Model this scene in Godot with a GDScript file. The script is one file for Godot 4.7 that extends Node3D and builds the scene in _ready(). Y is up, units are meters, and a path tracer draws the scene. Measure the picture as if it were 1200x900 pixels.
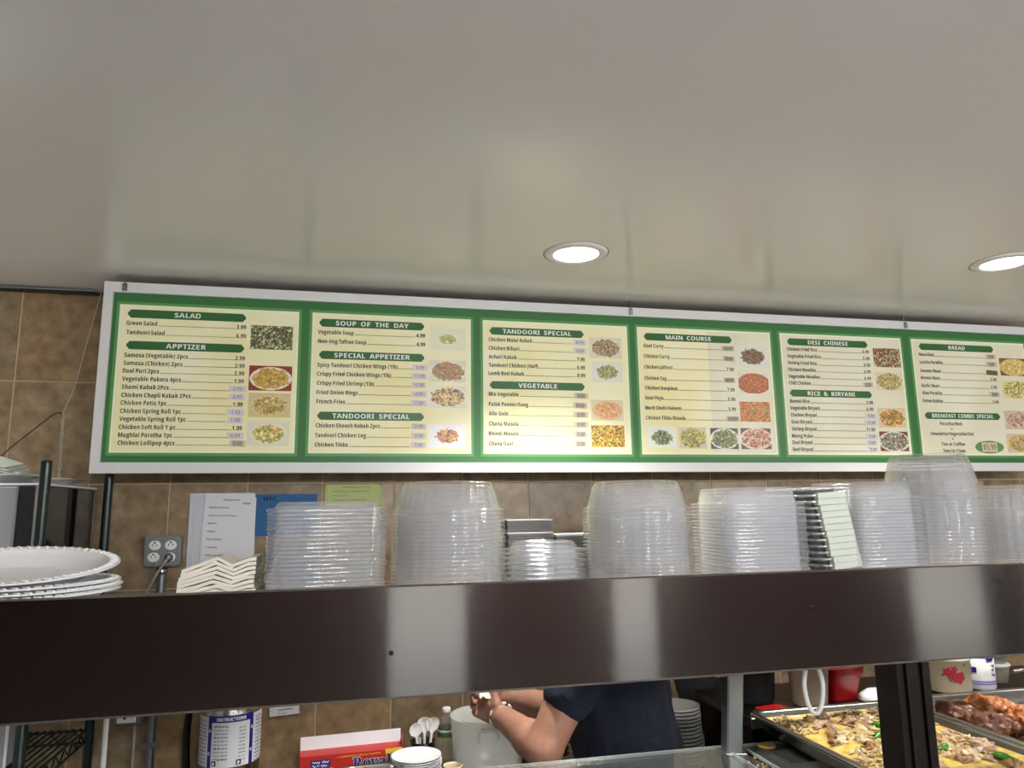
extends Node3D
# A takeaway counter: menu board over a tiled wall, steel overshelf with clear lids, worker behind a steam table.

var mats := {}
var taken := {}
var rng := RandomNumberGenerator.new()
var font_regular: SystemFont
var font_bold: SystemFont
var font_serif: SystemFont


func _ready():
	rng.seed = 20240611
	# ---- camera
	var cam := Camera3D.new()
	cam.name = "camera"
	cam.fov = 55.484
	cam.near = 0.05
	cam.far = 60.0
	add_child(cam)
	cam.position = Vector3(0, 1.6, 2.5)
	cam.basis = Basis(Vector3.UP, -0.224803) * Basis(Vector3.RIGHT, 0.169343) * Basis(Vector3.BACK, -0.013776)
	cam.current = true
	# ---- sky, exposure
	var sky_mat := ProceduralSkyMaterial.new()
	sky_mat.sky_top_color = Color(0.72, 0.75, 0.79)
	sky_mat.sky_horizon_color = Color(0.80, 0.83, 0.86)
	sky_mat.ground_bottom_color = Color(0.42, 0.41, 0.40)
	sky_mat.ground_horizon_color = Color(0.62, 0.62, 0.62)
	sky_mat.sun_angle_max = 0.0
	var sky := Sky.new()
	sky.sky_material = sky_mat
	var env := Environment.new()
	env.background_mode = Environment.BG_SKY
	env.sky = sky
	env.background_energy_multiplier = 3.4
	env.tonemap_mode = Environment.TONE_MAPPER_LINEAR
	env.tonemap_exposure = 1.0
	env.sdfgi_enabled = true
	env.ssao_enabled = true
	env.ssil_enabled = true
	var we := WorldEnvironment.new()
	we.name = "world_environment"
	we.environment = env
	add_child(we)
	font_regular = SystemFont.new()
	font_regular.font_names = PackedStringArray(["Droid Sans"])
	font_bold = SystemFont.new()
	font_bold.font_names = PackedStringArray(["Droid Sans"])
	font_bold.font_weight = 700
	font_serif = SystemFont.new()
	font_serif.font_names = PackedStringArray(["Droid Serif"])
	font_serif.font_weight = 700
	make_materials()
	build_room()
	build_lights()
	build_sign()
	build_overshelf()
	build_lids()
	build_shelf_goods()
	build_wall_things()
	build_wire_rack()
	build_back_counter()
	build_person()
	build_steam_table()
	build_food()
	build_right_goods()


# ------------------------------------------------------------------ small helpers
func numbered(called: String) -> String:
	var n: int = taken.get(called, 0)
	taken[called] = n + 1
	return called if n == 0 else "%s_%03d" % [called, n]


func tag(o, label, category, group = "", kind = ""):
	o.set_meta("label", label)
	o.set_meta("category", category)
	if group != "":
		o.set_meta("group", group)
	if kind != "":
		o.set_meta("kind", kind)
	return o


func thing(called, label, category, at = Vector3.ZERO, group = ""):
	var o := Node3D.new()
	o.name = numbered(called)
	add_child(o, true)
	o.position = at
	return tag(o, label, category, group)


func part(parent, called, mesh, m, at = Vector3.ZERO, rot = Vector3.ZERO):
	var o := MeshInstance3D.new()
	o.name = called
	o.mesh = mesh
	o.material_override = m
	o.position = at
	o.rotation = rot
	parent.add_child(o, true)
	return o


func solo(called, mesh, m, label, category, at = Vector3.ZERO, rot = Vector3.ZERO, group = ""):
	var o = part(self, numbered(called), mesh, m, at, rot)
	return tag(o, label, category, group)


func struct(called, mesh, m, at = Vector3.ZERO):
	var o = part(self, called, mesh, m, at)
	o.set_meta("kind", "structure")
	return o


func copy(o, label, at, rot = Vector3.ZERO, group = ""):
	var c = o.duplicate()
	var base: String = o.get_meta("base") if o.has_meta("base") else String(o.name)
	c.name = numbered(base)
	add_child(c, true)
	c.position = at
	c.rotation = rot
	c.set_meta("label", label)
	if group != "":
		c.set_meta("group", group)
	return c


func mat(called: String, c: Color, rough := 0.6, metal := 0.0) -> StandardMaterial3D:
	var m := StandardMaterial3D.new()
	m.resource_name = called
	m.albedo_color = c
	m.roughness = rough
	m.metallic = metal
	m.cull_mode = BaseMaterial3D.CULL_DISABLED
	mats[called] = m
	return m


func noise_tex(noise_seed: int, freq: float, stops: Array, size := 512, octaves := 4, kind := FastNoiseLite.TYPE_SIMPLEX_SMOOTH) -> NoiseTexture2D:
	var n := FastNoiseLite.new()
	n.seed = noise_seed
	n.frequency = freq
	n.noise_type = kind
	n.fractal_octaves = octaves
	var t := NoiseTexture2D.new()
	t.width = size
	t.height = size
	t.seamless = true
	t.noise = n
	var g := Gradient.new()
	var offs := PackedFloat32Array()
	var cols := PackedColorArray()
	for s in stops:
		offs.append(s[0])
		cols.append(s[1])
	g.offsets = offs
	g.colors = cols
	t.color_ramp = g
	return t


func tri_tex(m: StandardMaterial3D, t: Texture2D, scale: Vector3):
	m.albedo_texture = t
	m.uv1_triplanar = true
	m.uv1_world_triplanar = true
	m.uv1_scale = scale


func relief(m: StandardMaterial3D, noise_seed: int, freq: float, depth: float, size := 256):
	m.heightmap_enabled = true
	m.heightmap_scale = depth
	m.heightmap_texture = noise_tex(noise_seed, freq, [[0.0, Color.BLACK], [1.0, Color.WHITE]], size)


# ------------------------------------------------------------------ mesh helpers
func new_st() -> SurfaceTool:
	var st := SurfaceTool.new()
	st.begin(Mesh.PRIMITIVE_TRIANGLES)
	return st


func tri_out(st, a, b, c, mid):
	var n = (a - c).cross(a - b)
	if n.dot((a + b + c) / 3.0 - mid) < 0.0:
		var k = b
		b = c
		c = k
	st.add_vertex(a)
	st.add_vertex(b)
	st.add_vertex(c)


func quad_out(st, a, b, c, d, mid):
	tri_out(st, a, b, c, mid)
	tri_out(st, a, c, d, mid)


# a box with chamfered edges, added to a SurfaceTool
func add_box(st, size: Vector3, mid: Vector3, ch := 0.003, turn := Basis()):
	st.set_smooth_group(-1)
	var h := size / 2.0
	ch = minf(ch, minf(h.x, minf(h.y, h.z)) * 0.49)
	var p := {}
	for sx in [-1, 1]:
		for sy in [-1, 1]:
			for sz in [-1, 1]:
				for ax in 3:
					var v := Vector3(sx * (h.x - ch), sy * (h.y - ch), sz * (h.z - ch))
					v[ax] = [sx, sy, sz][ax] * h[ax]
					p[[sx, sy, sz, ax]] = mid + turn * v
	for ax in 3:
		var u := (ax + 1) % 3
		var w := (ax + 2) % 3
		for s in [-1, 1]:
			var ring := []
			for q in [[-1, -1], [1, -1], [1, 1], [-1, 1]]:
				var key := [0, 0, 0]
				key[ax] = s
				key[u] = q[0]
				key[w] = q[1]
				ring.append(p[[key[0], key[1], key[2], ax]])
			quad_out(st, ring[0], ring[1], ring[2], ring[3], mid)
		# edges parallel to this axis
		for a in [-1, 1]:
			for b in [-1, 1]:
				var e := []
				for t in [[-1, u], [-1, w], [1, w], [1, u]]:
					var key := [0, 0, 0]
					key[ax] = t[0]
					key[u] = a
					key[w] = b
					e.append(p[[key[0], key[1], key[2], t[1]]])
				quad_out(st, e[0], e[1], e[2], e[3], mid)
	for sx in [-1, 1]:
		for sy in [-1, 1]:
			for sz in [-1, 1]:
				tri_out(st, p[[sx, sy, sz, 0]], p[[sx, sy, sz, 1]], p[[sx, sy, sz, 2]], mid)


func done(st) -> ArrayMesh:
	st.generate_normals()
	return st.commit()


func box(size: Vector3, ch := 0.003, mid := Vector3.ZERO) -> ArrayMesh:
	var st := new_st()
	add_box(st, size, mid, ch)
	return done(st)


# rings: Array of PackedVector3Array of equal length; closed round each ring
func add_rings(st, rings: Array, sharp := false, cap_start := false, cap_end := false, uv := false):
	var n: int = rings[0].size()
	for i in rings.size() - 1:
		st.set_smooth_group(i + 1 if sharp else 0)
		for j in n:
			var k := (j + 1) % n
			var a = rings[i][j]
			var b = rings[i][k]
			var c = rings[i + 1][k]
			var d = rings[i + 1][j]
			var v := [a, b, c, a, c, d]
			var u0 := float(j) / n
			var u1 := float(j + 1) / n
			var t0 := float(i) / (rings.size() - 1)
			var t1 := float(i + 1) / (rings.size() - 1)
			var us := [Vector2(u0, t0), Vector2(u1, t0), Vector2(u1, t1), Vector2(u0, t0), Vector2(u1, t1), Vector2(u0, t1)]
			for q in 6:
				if uv:
					st.set_uv(us[q])
				st.add_vertex(v[q])
	for e in [[cap_start, 0], [cap_end, rings.size() - 1]]:
		if e[0]:
			st.set_smooth_group(1000 + e[1])
			var mid := Vector3.ZERO
			for v in rings[e[1]]:
				mid += v
			mid /= n
			for j in n:
				for v in ([mid, rings[e[1]][j], rings[e[1]][(j + 1) % n]] if e[1] == 0 else [mid, rings[e[1]][(j + 1) % n], rings[e[1]][j]]):
					if uv:
						st.set_uv(Vector2(0.5, 0.5))
					st.add_vertex(v)


func ring(r: float, y: float, segs := 40, flute := 0.0, flutes := 30) -> PackedVector3Array:
	var out := PackedVector3Array()
	for j in segs:
		var a := TAU * j / segs
		var rr := r * (1.0 + flute * (1.6 * absf(cos(a * flutes * 0.5)) - 1.0))
		out.append(Vector3(cos(a) * rr, y, sin(a) * rr))
	return out


# profile: [[radius, height, flute?], ...]
func lathe(profile: Array, segs := 40, sharp := false, cap_a := false, cap_b := false, flutes := 30, uv := false) -> ArrayMesh:
	var st := new_st()
	var rings := []
	for p in profile:
		rings.append(ring(p[0], p[1], segs, p[2] if p.size() > 2 else 0.0, flutes))
	add_rings(st, rings, sharp, cap_a, cap_b, uv)
	return done(st)


# rounded rectangle outline in the xz plane
func round_rect(w: float, d: float, r: float, y: float, per := 6) -> PackedVector3Array:
	var out := PackedVector3Array()
	for q in 4:
		var cx: float = (w / 2 - r) * [1, -1, -1, 1][q]
		var cz: float = (d / 2 - r) * [1, 1, -1, -1][q]
		for i in per + 1:
			var a := PI / 2 * (q + float(i) / per)
			out.append(Vector3(cx + cos(a) * r, y, cz + sin(a) * r))
	return out


func add_tube(st, pts: Array, r, segs := 8):
	st.set_smooth_group(0)
	var rings := []
	var side := Vector3.ZERO
	for i in pts.size():
		var t: Vector3 = (pts[mini(i + 1, pts.size() - 1)] - pts[maxi(i - 1, 0)]).normalized()
		if side == Vector3.ZERO:
			side = t.cross(Vector3.UP if absf(t.y) < 0.9 else Vector3.RIGHT).normalized()
		side = (side - t * side.dot(t)).normalized()
		var up := t.cross(side)
		var rr: float = r[i] if r is Array else r
		var o := PackedVector3Array()
		for j in segs:
			var a := TAU * j / segs
			o.append(pts[i] + (side * cos(a) + up * sin(a)) * rr)
		rings.append(o)
	add_rings(st, rings, false, true, true)


func tube(pts: Array, r, segs := 8) -> ArrayMesh:
	var st := new_st()
	add_tube(st, pts, r, segs)
	return done(st)


func smooth_path(pts: Array, steps := 6) -> Array:
	var out := []
	for i in pts.size() - 1:
		var a: Vector3 = pts[maxi(i - 1, 0)]
		var b: Vector3 = pts[i]
		var c: Vector3 = pts[i + 1]
		var d: Vector3 = pts[mini(i + 2, pts.size() - 1)]
		for s in steps:
			out.append(b.cubic_interpolate(c, a, d, float(s) / steps))
	out.append(pts[-1])
	return out


# flat sheet facing +z with uv
func sheet(w: float, h: float, uv_rect := Rect2(0, 0, 1, 1)) -> ArrayMesh:
	var st := new_st()
	var c := [Vector2(0, 0), Vector2(1, 0), Vector2(1, 1), Vector2(0, 0), Vector2(1, 1), Vector2(0, 1)]
	for p in c:
		st.set_normal(Vector3.BACK)
		st.set_uv(uv_rect.position + p * uv_rect.size)
		st.add_vertex(Vector3((p.x - 0.5) * w, (0.5 - p.y) * h, 0))
	return st.commit()


# extruded outline (xy, thickness along z), convex or not
func plate(outline: PackedVector2Array, depth: float) -> ArrayMesh:
	var st := new_st()
	st.set_smooth_group(-1)
	var idx := Geometry2D.triangulate_polygon(outline)
	for z in [depth / 2, -depth / 2]:
		for i in idx.size() / 3:
			var v := [outline[idx[i * 3]], outline[idx[i * 3 + 1]], outline[idx[i * 3 + 2]]]
			for p in v:
				st.add_vertex(Vector3(p.x, p.y, z))
	for i in outline.size():
		var a := outline[i]
		var b := outline[(i + 1) % outline.size()]
		for v in [Vector3(a.x, a.y, depth / 2), Vector3(b.x, b.y, depth / 2), Vector3(b.x, b.y, -depth / 2), Vector3(a.x, a.y, depth / 2), Vector3(b.x, b.y, -depth / 2), Vector3(a.x, a.y, -depth / 2)]:
			st.add_vertex(v)
	return done(st)


# lettering: flat text collected in a SurfaceTool. size = cap height in metres, align -1 left, 0 middle, 1 right; returns its width
func add_text(st, words: String, font: Font, cap: float, at: Vector3, align := -1, stretch := 1.0, turn := Basis()) -> float:
	var tm := TextMesh.new()
	tm.font = font
	tm.text = words
	tm.font_size = 32
	tm.pixel_size = cap / (32.0 * 0.714)
	tm.depth = 0.0
	tm.curve_step = 3.0
	tm.horizontal_alignment = HORIZONTAL_ALIGNMENT_LEFT
	tm.vertical_alignment = VERTICAL_ALIGNMENT_TOP
	var arr := tm.get_mesh_arrays()
	if arr.is_empty() or arr[Mesh.ARRAY_VERTEX] == null or arr[Mesh.ARRAY_VERTEX].size() == 0:
		return 0.0
	var am := ArrayMesh.new()
	am.add_surface_from_arrays(Mesh.PRIMITIVE_TRIANGLES, arr)
	var bb := am.get_aabb()
	var w := bb.size.x * stretch
	var shift := Vector3(-bb.position.x * stretch - w * (0.0 if align < 0 else 0.5 if align == 0 else 1.0), 0, 0)
	# the baseline sits at the font's ascent below the top
	var base := font.get_ascent(32) * tm.pixel_size
	shift.y = base - cap / 2.0
	st.append_from(am, 0, Transform3D(turn, at) * Transform3D(Basis.from_scale(Vector3(stretch, 1, 1)), shift))
	return w


# illegible writing: a thin wavering pen line
func add_scribble(st, at: Vector3, width: float, cap: float, turn := Basis()):
	var n := int(width / (cap * 0.42)) + 2
	var t := cap * 0.11
	var prev := Vector2(0, 0)
	for i in n:
		var p := Vector2(width * (i + 1) / n, (rng.randf_range(0.1, 0.5) if i % 2 == 0 else rng.randf_range(-0.5, -0.2)) * cap)
		if rng.randf() < 0.12:
			prev = p
			continue
		var s := (p - prev).normalized().orthogonal() * t
		var q := [prev - s, p - s, p + s, prev - s, p + s, prev + s]
		for v in q:
			st.set_normal(turn * Vector3.BACK)
			st.add_vertex(at + turn * Vector3(v.x, v.y, 0))
		prev = p


func nth(i: int) -> String:
	return ["topmost", "second", "third", "fourth", "fifth", "sixth", "seventh", "eighth", "ninth", "tenth", "eleventh", "twelfth", "thirteenth", "fourteenth", "fifteenth", "sixteenth", "seventeenth", "eighteenth", "nineteenth", "twentieth", "twenty-first", "twenty-second", "twenty-third", "twenty-fourth", "twenty-fifth", "twenty-sixth", "twenty-seventh", "twenty-eighth"][i]


# ------------------------------------------------------------------ materials
func make_materials():
	var tile_t := noise_tex(11, 0.012, [[0.0, Color(0.45, 0.375, 0.285)], [0.35, Color(0.535, 0.455, 0.35)], [0.65, Color(0.585, 0.505, 0.395)], [1.0, Color(0.67, 0.585, 0.47)]], 1024, 9)
	for i in 4:
		var m := mat("tile_%d" % i, [Color(1, 1, 1), Color(0.94, 0.95, 0.95), Color(1.0, 0.97, 0.94), Color(0.9, 0.9, 0.9)][i], 0.34)
		tri_tex(m, tile_t, Vector3(1.3, 1.3, 4.0))
		m.uv1_offset = Vector3(0.31 * i, 0.57 * i, 0.2 * i)
	mat("grout", Color(0.72, 0.64, 0.54), 0.9)
	mat("ceiling", Color(0.93, 0.925, 0.915), 0.21)
	mat("paint_maroon", Color(0.17, 0.10, 0.095), 0.7)
	mat("paint_side", Color(0.70, 0.69, 0.68), 0.7)
	var fl := mat("floor", Color(1, 1, 1), 0.45)
	tri_tex(fl, noise_tex(5, 0.02, [[0.0, Color(0.47, 0.46, 0.45)], [1.0, Color(0.57, 0.56, 0.55)]], 512, 5), Vector3(0.8, 0.8, 0.8))
	mat("concrete", Color(0.80, 0.77, 0.72), 0.9)
	# steel
	var st := mat("steel", Color(0.62, 0.60, 0.585), 0.33, 1.0)
	st.roughness_texture = noise_tex(7, 0.05, [[0.0, Color(0.88, 0.88, 0.88)], [1.0, Color(1, 1, 1)]], 256, 3)
	st.uv1_triplanar = true
	st.uv1_world_triplanar = true
	st.uv1_scale = Vector3(3, 3, 3)
	var br := mat("brushed", Color(0.60, 0.575, 0.56), 0.115, 1.0)
	br.anisotropy_enabled = true
	br.anisotropy = -0.9
	br.roughness_texture = noise_tex(17, 0.02, [[0.0, Color(0.82, 0.82, 0.82)], [1.0, Color(1, 1, 1)]], 512, 5)
	br.uv1_scale = Vector3(5.0, 5.0, 1)
	mat("steel_bright", Color(0.72, 0.72, 0.70), 0.25, 1.0)
	mat("steel_dark", Color(0.22, 0.20, 0.195), 0.35, 1.0)
	mat("galvanised", Color(0.55, 0.57, 0.58), 0.42, 1.0)
	mat("white_plastic", Color(0.90, 0.90, 0.90), 0.35)
	mat("white_metal", Color(0.86, 0.86, 0.87), 0.35)
	var fo := mat("foam", Color(0.93, 0.93, 0.945), 0.38)
	relief(fo, 31, 0.09, 0.025)
	fo.uv1_triplanar = true
	fo.uv1_scale = Vector3(14, 14, 14)
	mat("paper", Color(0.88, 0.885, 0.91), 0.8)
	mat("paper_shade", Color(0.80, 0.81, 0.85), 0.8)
	mat("paper_edge", Color(0.50, 0.485, 0.48), 0.85)
	mat("paper_blue", Color(0.09, 0.36, 0.56), 0.6)
	mat("paper_green", Color(0.72, 0.77, 0.52), 0.8)
	mat("napkin", Color(0.89, 0.87, 0.82), 0.95)
	mat("ink", Color(0.10, 0.10, 0.12), 0.8)
	mat("ink_soft", Color(0.42, 0.42, 0.48), 0.8)
	mat("ink_white", Color(0.95, 0.97, 0.94), 0.6)
	mat("ink_purple", Color(0.42, 0.38, 0.55), 0.8)
	# printed sign
	mat("sign_green", Color(0.25, 0.46, 0.28), 0.35)
	mat("sign_lime", Color(0.38, 0.60, 0.33), 0.35)
	mat("sign_pale", Color(0.95, 0.97, 0.88), 0.35)
	mat("sign_bar", Color(0.23, 0.42, 0.25), 0.35)
	var cream := noise_tex(41, 0.004, [[0.0, Color(0.95, 0.92, 0.70)], [0.5, Color(0.97, 0.95, 0.78)], [1.0, Color(0.98, 0.965, 0.86)]], 512, 5)
	var cm := mat("sign_cream", Color(1, 1, 1), 0.32)
	tri_tex(cm, cream, Vector3(1.1, 1.1, 1.1))
	var cp := mat("sign_cream_pale", Color(1, 1, 1), 0.32)
	tri_tex(cp, noise_tex(43, 0.004, [[0.0, Color(0.90, 0.88, 0.76)], [0.5, Color(0.925, 0.91, 0.82)], [1.0, Color(0.945, 0.94, 0.87)]], 512, 5), Vector3(1.1, 1.1, 1.1))
	for k in ["sign_green", "sign_lime", "sign_pale", "sign_bar", "sign_cream", "sign_cream_pale"]:
		mats[k].clearcoat_enabled = true
		mats[k].metallic_specular = 0.25
		mats[k].clearcoat = 0.15
		mats[k].clearcoat_roughness = 0.3
	mat("sticker_lilac", Color(0.865, 0.84, 0.865), 0.6)
	mat("sticker_tan", Color(0.85, 0.79, 0.66), 0.6)
	mat("sticker_grey", Color(0.70, 0.67, 0.62), 0.6)
	mat("sticker_brown", Color(0.42, 0.33, 0.22), 0.6)
	mat("frame_white", Color(0.86, 0.865, 0.87), 0.38)
	mat("black", Color(0.02, 0.02, 0.022), 0.5)
	mat("black_plastic", Color(0.035, 0.035, 0.04), 0.35)
	mat("black_gloss", Color(0.03, 0.026, 0.024), 0.08)
	mat("rack_green", Color(0.022, 0.115, 0.11), 0.32)
	mat("oven_grey", Color(0.55, 0.55, 0.575), 0.4)
	mat("cord", Color(0.62, 0.60, 0.56), 0.5)
	var foil := mat("foil", Color(0.86, 0.86, 0.86), 0.28, 0.8)
	relief(foil, 61, 0.05, 0.25)
	foil.uv1_triplanar = true
	foil.uv1_scale = Vector3(9, 9, 9)
	mat("card_lid", Color(0.80, 0.83, 0.79), 0.6)
	# clear plastics
	var cl := mat("clear_lid", Color(0.92, 0.93, 0.96, 0.15), 0.08)
	var cd := mat("clear_dome", Color(0.93, 0.94, 0.97, 0.07), 0.05)
	cd.transparency = BaseMaterial3D.TRANSPARENCY_ALPHA
	cl.transparency = BaseMaterial3D.TRANSPARENCY_ALPHA
	var pp := mat("milky", Color(0.88, 0.89, 0.87, 0.5), 0.3)
	pp.transparency = BaseMaterial3D.TRANSPARENCY_ALPHA
	var gl := mat("pane", Color(0.80, 0.86, 0.84, 0.03), 0.03)
	gl.transparency = BaseMaterial3D.TRANSPARENCY_ALPHA
	var ge := mat("pane_edge", Color(0.66, 0.71, 0.69, 0.6), 0.1)
	ge.transparency = BaseMaterial3D.TRANSPARENCY_ALPHA
	var bt := mat("bottle_clear", Color(0.86, 0.90, 0.92, 0.06), 0.05)
	bt.transparency = BaseMaterial3D.TRANSPARENCY_ALPHA
	# people
	var sk := mat("skin", Color(0.67, 0.50, 0.42), 0.5)
	sk.subsurf_scatter_enabled = true
	sk.subsurf_scatter_strength = 0.12
	sk.albedo_texture = noise_tex(71, 0.03, [[0.0, Color(0.90, 0.86, 0.84)], [1.0, Color(1, 1, 1)]], 256, 4)
	sk.uv1_triplanar = true
	sk.uv1_scale = Vector3(6, 6, 6)
	var sh := mat("shirt", Color(0.06, 0.085, 0.16), 0.9)
	relief(sh, 73, 0.03, 0.15)
	sh.uv1_triplanar = true
	sh.uv1_scale = Vector3(5, 5, 5)
	mat("trousers", Color(0.06, 0.06, 0.07), 0.85)
	mat("hair", Color(0.05, 0.04, 0.035), 0.6)
	mat("bead", Color(0.92, 0.92, 0.90), 0.3)
	mat("red_plastic", Color(0.56, 0.03, 0.05), 0.35)
	mat("red_box", Color(0.74, 0.13, 0.09), 0.45)
	mat("yellow_print", Color(0.90, 0.78, 0.10), 0.45)
	mat("blue_print", Color(0.10, 0.12, 0.50), 0.45)
	mat("purple_print", Color(0.46, 0.36, 0.68), 0.45)
	mat("brown_print", Color(0.48, 0.24, 0.12), 0.45)
	mat("grey_print", Color(0.50, 0.51, 0.54), 0.6)
	mat("floral_red", Color(0.60, 0.12, 0.18), 0.5)
	mat("leaf_green", Color(0.28, 0.42, 0.22), 0.5)
	mat("kraft", Color(0.55, 0.46, 0.34), 0.8)
	mat("dark_cloth", Color(0.045, 0.05, 0.065), 0.8)
	mat("cup_cream", Color(0.85, 0.79, 0.67), 0.7)
	mat("cup_gold", Color(0.56, 0.47, 0.30), 0.6)
	mat("bag_beige", Color(0.62, 0.55, 0.46), 0.7)


# ------------------------------------------------------------------ the room
func build_room():
	var f = struct("floor", box(Vector3(8.3, 0.1, 9.0), 0.0), mats.floor, Vector3(1.6, -0.05, 4.2))
	var c = struct("ceiling", box(Vector3(8.3, 0.12, 6.0), 0.0), mats.ceiling, Vector3(1.6, 2.306 + 0.06, 2.65))
	# tiled back wall
	var w = struct("wall_back", box(Vector3(8.3, 2.5, 0.15), 0.0), mats.grout, Vector3(1.6, 1.2, -0.0768))
	var tw := 0.2325
	var xs := []
	for i in range(-2, 17):
		xs.append(-0.77 + tw * i)
	var ys := [0.41, 0.73, 1.05, 1.371, 1.692, 2.010, 2.302]
	var shapes := {}
	for r in 6:
		for i in xs.size() - 1:
			var hgt: float = ys[r + 1] - ys[r] - 0.004
			if not shapes.has(r):
				shapes[r] = box(Vector3(tw - 0.004, hgt, 0.014), 0.0015)
			var t = part(w, "tile", shapes[r], mats["tile_%d" % [(i * 7 + r * 5 + (i * r) % 3) % 4]], Vector3((xs[i] + xs[i + 1]) / 2, (ys[r] + ys[r + 1]) / 2, -0.007) - w.position)
	# rough gap strip where the wall tiles stop under the ceiling, left of the board
	var trim = struct("trim_1", box(Vector3(1.6, 0.006, 0.02), 0.001), mats.black, Vector3(-1.3, 2.296, 0.012))
	part(trim, "metal_angle", box(Vector3(0.62, 0.007, 0.012), 0.001), mats.galvanised, Vector3(0.20, 0.003, 0.018), Vector3(0, 0, 0.004))
	part(trim, "metal_angle", box(Vector3(0.3, 0.005, 0.01), 0.001), mats.steel_dark, Vector3(0.45, -0.004, 0.016), Vector3(0, 0, -0.006))
	struct("wall_left", box(Vector3(0.15, 2.5, 5.9), 0.0), mats.paint_side, Vector3(-2.475, 1.2, 2.75))
	struct("wall_right", box(Vector3(0.15, 2.5, 5.9), 0.0), mats.paint_side, Vector3(5.675, 1.2, 2.75))
	# street front behind the camera, with three tall openings
	var open := [[0.28, 0.89], [1.90, 2.33], [4.46, 5.28]]
	var fw := Node3D.new()
	fw.name = "wall_front"
	fw.set_meta("kind", "structure")
	add_child(fw)
	fw.position = Vector3(1.6, 0, 5.575)
	var x0 := -2.55
	for o in open + [[5.75, 5.75]]:
		part(fw, "wall_panel", box(Vector3(o[0] - x0, 2.4, 0.15), 0.0), mats.paint_maroon, Vector3((x0 + o[0]) / 2 - 1.6, 1.2, 0))
		x0 = o[1]
	var n := 0
	for o in open:
		n += 1
		part(fw, "lintel", box(Vector3(o[1] - o[0], 0.28, 0.15), 0.0), mats.paint_maroon, Vector3((o[0] + o[1]) / 2 - 1.6, 2.26, 0))
		var wn := Node3D.new()
		wn.name = "window_%d" % n
		wn.set_meta("kind", "structure")
		add_child(wn)
		wn.position = Vector3((o[0] + o[1]) / 2, 0, 5.575)
		var ww: float = o[1] - o[0]
		part(wn, "window_frame", box(Vector3(0.04, 2.12, 0.06), 0.003), mats.steel_dark, Vector3(-ww / 2 + 0.02, 1.06, 0))
		part(wn, "window_frame", box(Vector3(0.04, 2.12, 0.06), 0.003), mats.steel_dark, Vector3(ww / 2 - 0.02, 1.06, 0))
		part(wn, "window_frame", box(Vector3(ww - 0.08, 0.04, 0.06), 0.003), mats.steel_dark, Vector3(0, 2.10, 0))
		part(wn, "window_sill", box(Vector3(ww - 0.08, 0.06, 0.08), 0.003), mats.steel_dark, Vector3(0, 0.03, 0))
		part(wn, "pane", box(Vector3(ww - 0.08, 2.02, 0.006), 0.0), mats.pane, Vector3(0, 1.07, 0))
	var pv = struct("pavement", box(Vector3(24, 0.1, 8), 0.0), mats.concrete, Vector3(1.6, -0.08, 12.7))


func downlight(x, z, label, energy):
	var t = thing("downlight", label, "light", Vector3(x, 2.306, z), "recessed ceiling lights")
	part(t, "trim_ring", lathe([[0.064, -0.0035], [0.068, -0.0065], [0.082, -0.005], [0.089, -0.0015], [0.0895, 0.0]], 48), mats.white_plastic)
	part(t, "dark_gap", lathe([[0.0905, -0.0004], [0.0925, -0.0004]], 48), mats.black)
	var m: StandardMaterial3D
	if mats.has("lamp_face"):
		m = mats.lamp_face
	else:
		m = mat("lamp_face", Color(1, 1, 1), 0.5)
		m.emission_enabled = true
		m.emission = Color(1.0, 0.99, 0.96)
		m.emission_energy_multiplier = 4.0
	part(t, "diffuser", lathe([[0.065, -0.0035], [0.04, -0.0042], [0.0005, -0.0045]], 40), m)
	var a := SpotLight3D.new()
	a.name = "downlight_glow"
	a.spot_angle = 56.0
	a.spot_angle_attenuation = 1.0
	a.light_size = 0.06
	a.light_color = Color(1.0, 0.99, 0.96)
	a.light_energy = energy
	a.spot_range = 12.0
	a.spot_attenuation = 2.0
	a.shadow_enabled = true
	a.rotation = Vector3(-PI / 2, 0, 0)
	t.add_child(a, true)
	a.position = Vector3(0, -0.008, 0)


const TUBE_ENERGY := 2.6


func build_lights():
	downlight(0.618, 0.627, "white recessed ceiling light above the middle of the menu board", 4.0)
	downlight(1.905, 0.79, "white recessed ceiling light cut by the right edge of the photo", 4.0)
	downlight(-1.35, 0.62, "white recessed ceiling light beyond the left edge above the wire rack", 4.0)
	downlight(3.2, 0.95, "white recessed ceiling light farthest right beyond the menu board", 4.0)
	var names := ["white wraparound ceiling light behind the camera at the left", "white wraparound ceiling light behind the camera near the middle", "white wraparound ceiling light behind the camera at the right"]
	for i in 3:
		var w: float = [0.44, 0.34, 0.5][i]
		var t = thing("wraparound_light", names[i], "light", Vector3([0.44, 1.59, 3.65][i], 2.306, 4.2), "wraparound lights over the customers")
		part(t, "housing", box(Vector3(w + 0.04, 0.03, 1.22), 0.006), mats.white_plastic, Vector3(0, -0.015, 0))
		var st := new_st()
		var rings := []
		for z in [-0.6, 0.6]:
			var o := PackedVector3Array()
			for j in 17:
				var q := PI * j / 16.0
				o.append(Vector3(cos(q) * w / 2, -0.03 - sin(q) * 0.07, z))
			rings.append(o)
		add_rings(st, rings, false, true, true)
		part(t, "lens", done(st), mats.lamp_face)
		for k in 4:
			var l := OmniLight3D.new()
			l.name = "tube_glow"
			l.light_color = Color(1.0, 0.995, 0.98)
			l.light_energy = TUBE_ENERGY / 4.0
			l.light_size = 0.09
			l.omni_range = 14.0
			l.omni_attenuation = 2.0
			l.shadow_enabled = true
			t.add_child(l, true)
			l.position = Vector3((w / 2 - 0.1) * (-1 if k % 2 else 1), -0.21, -0.3 if k < 2 else 0.3)


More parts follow.
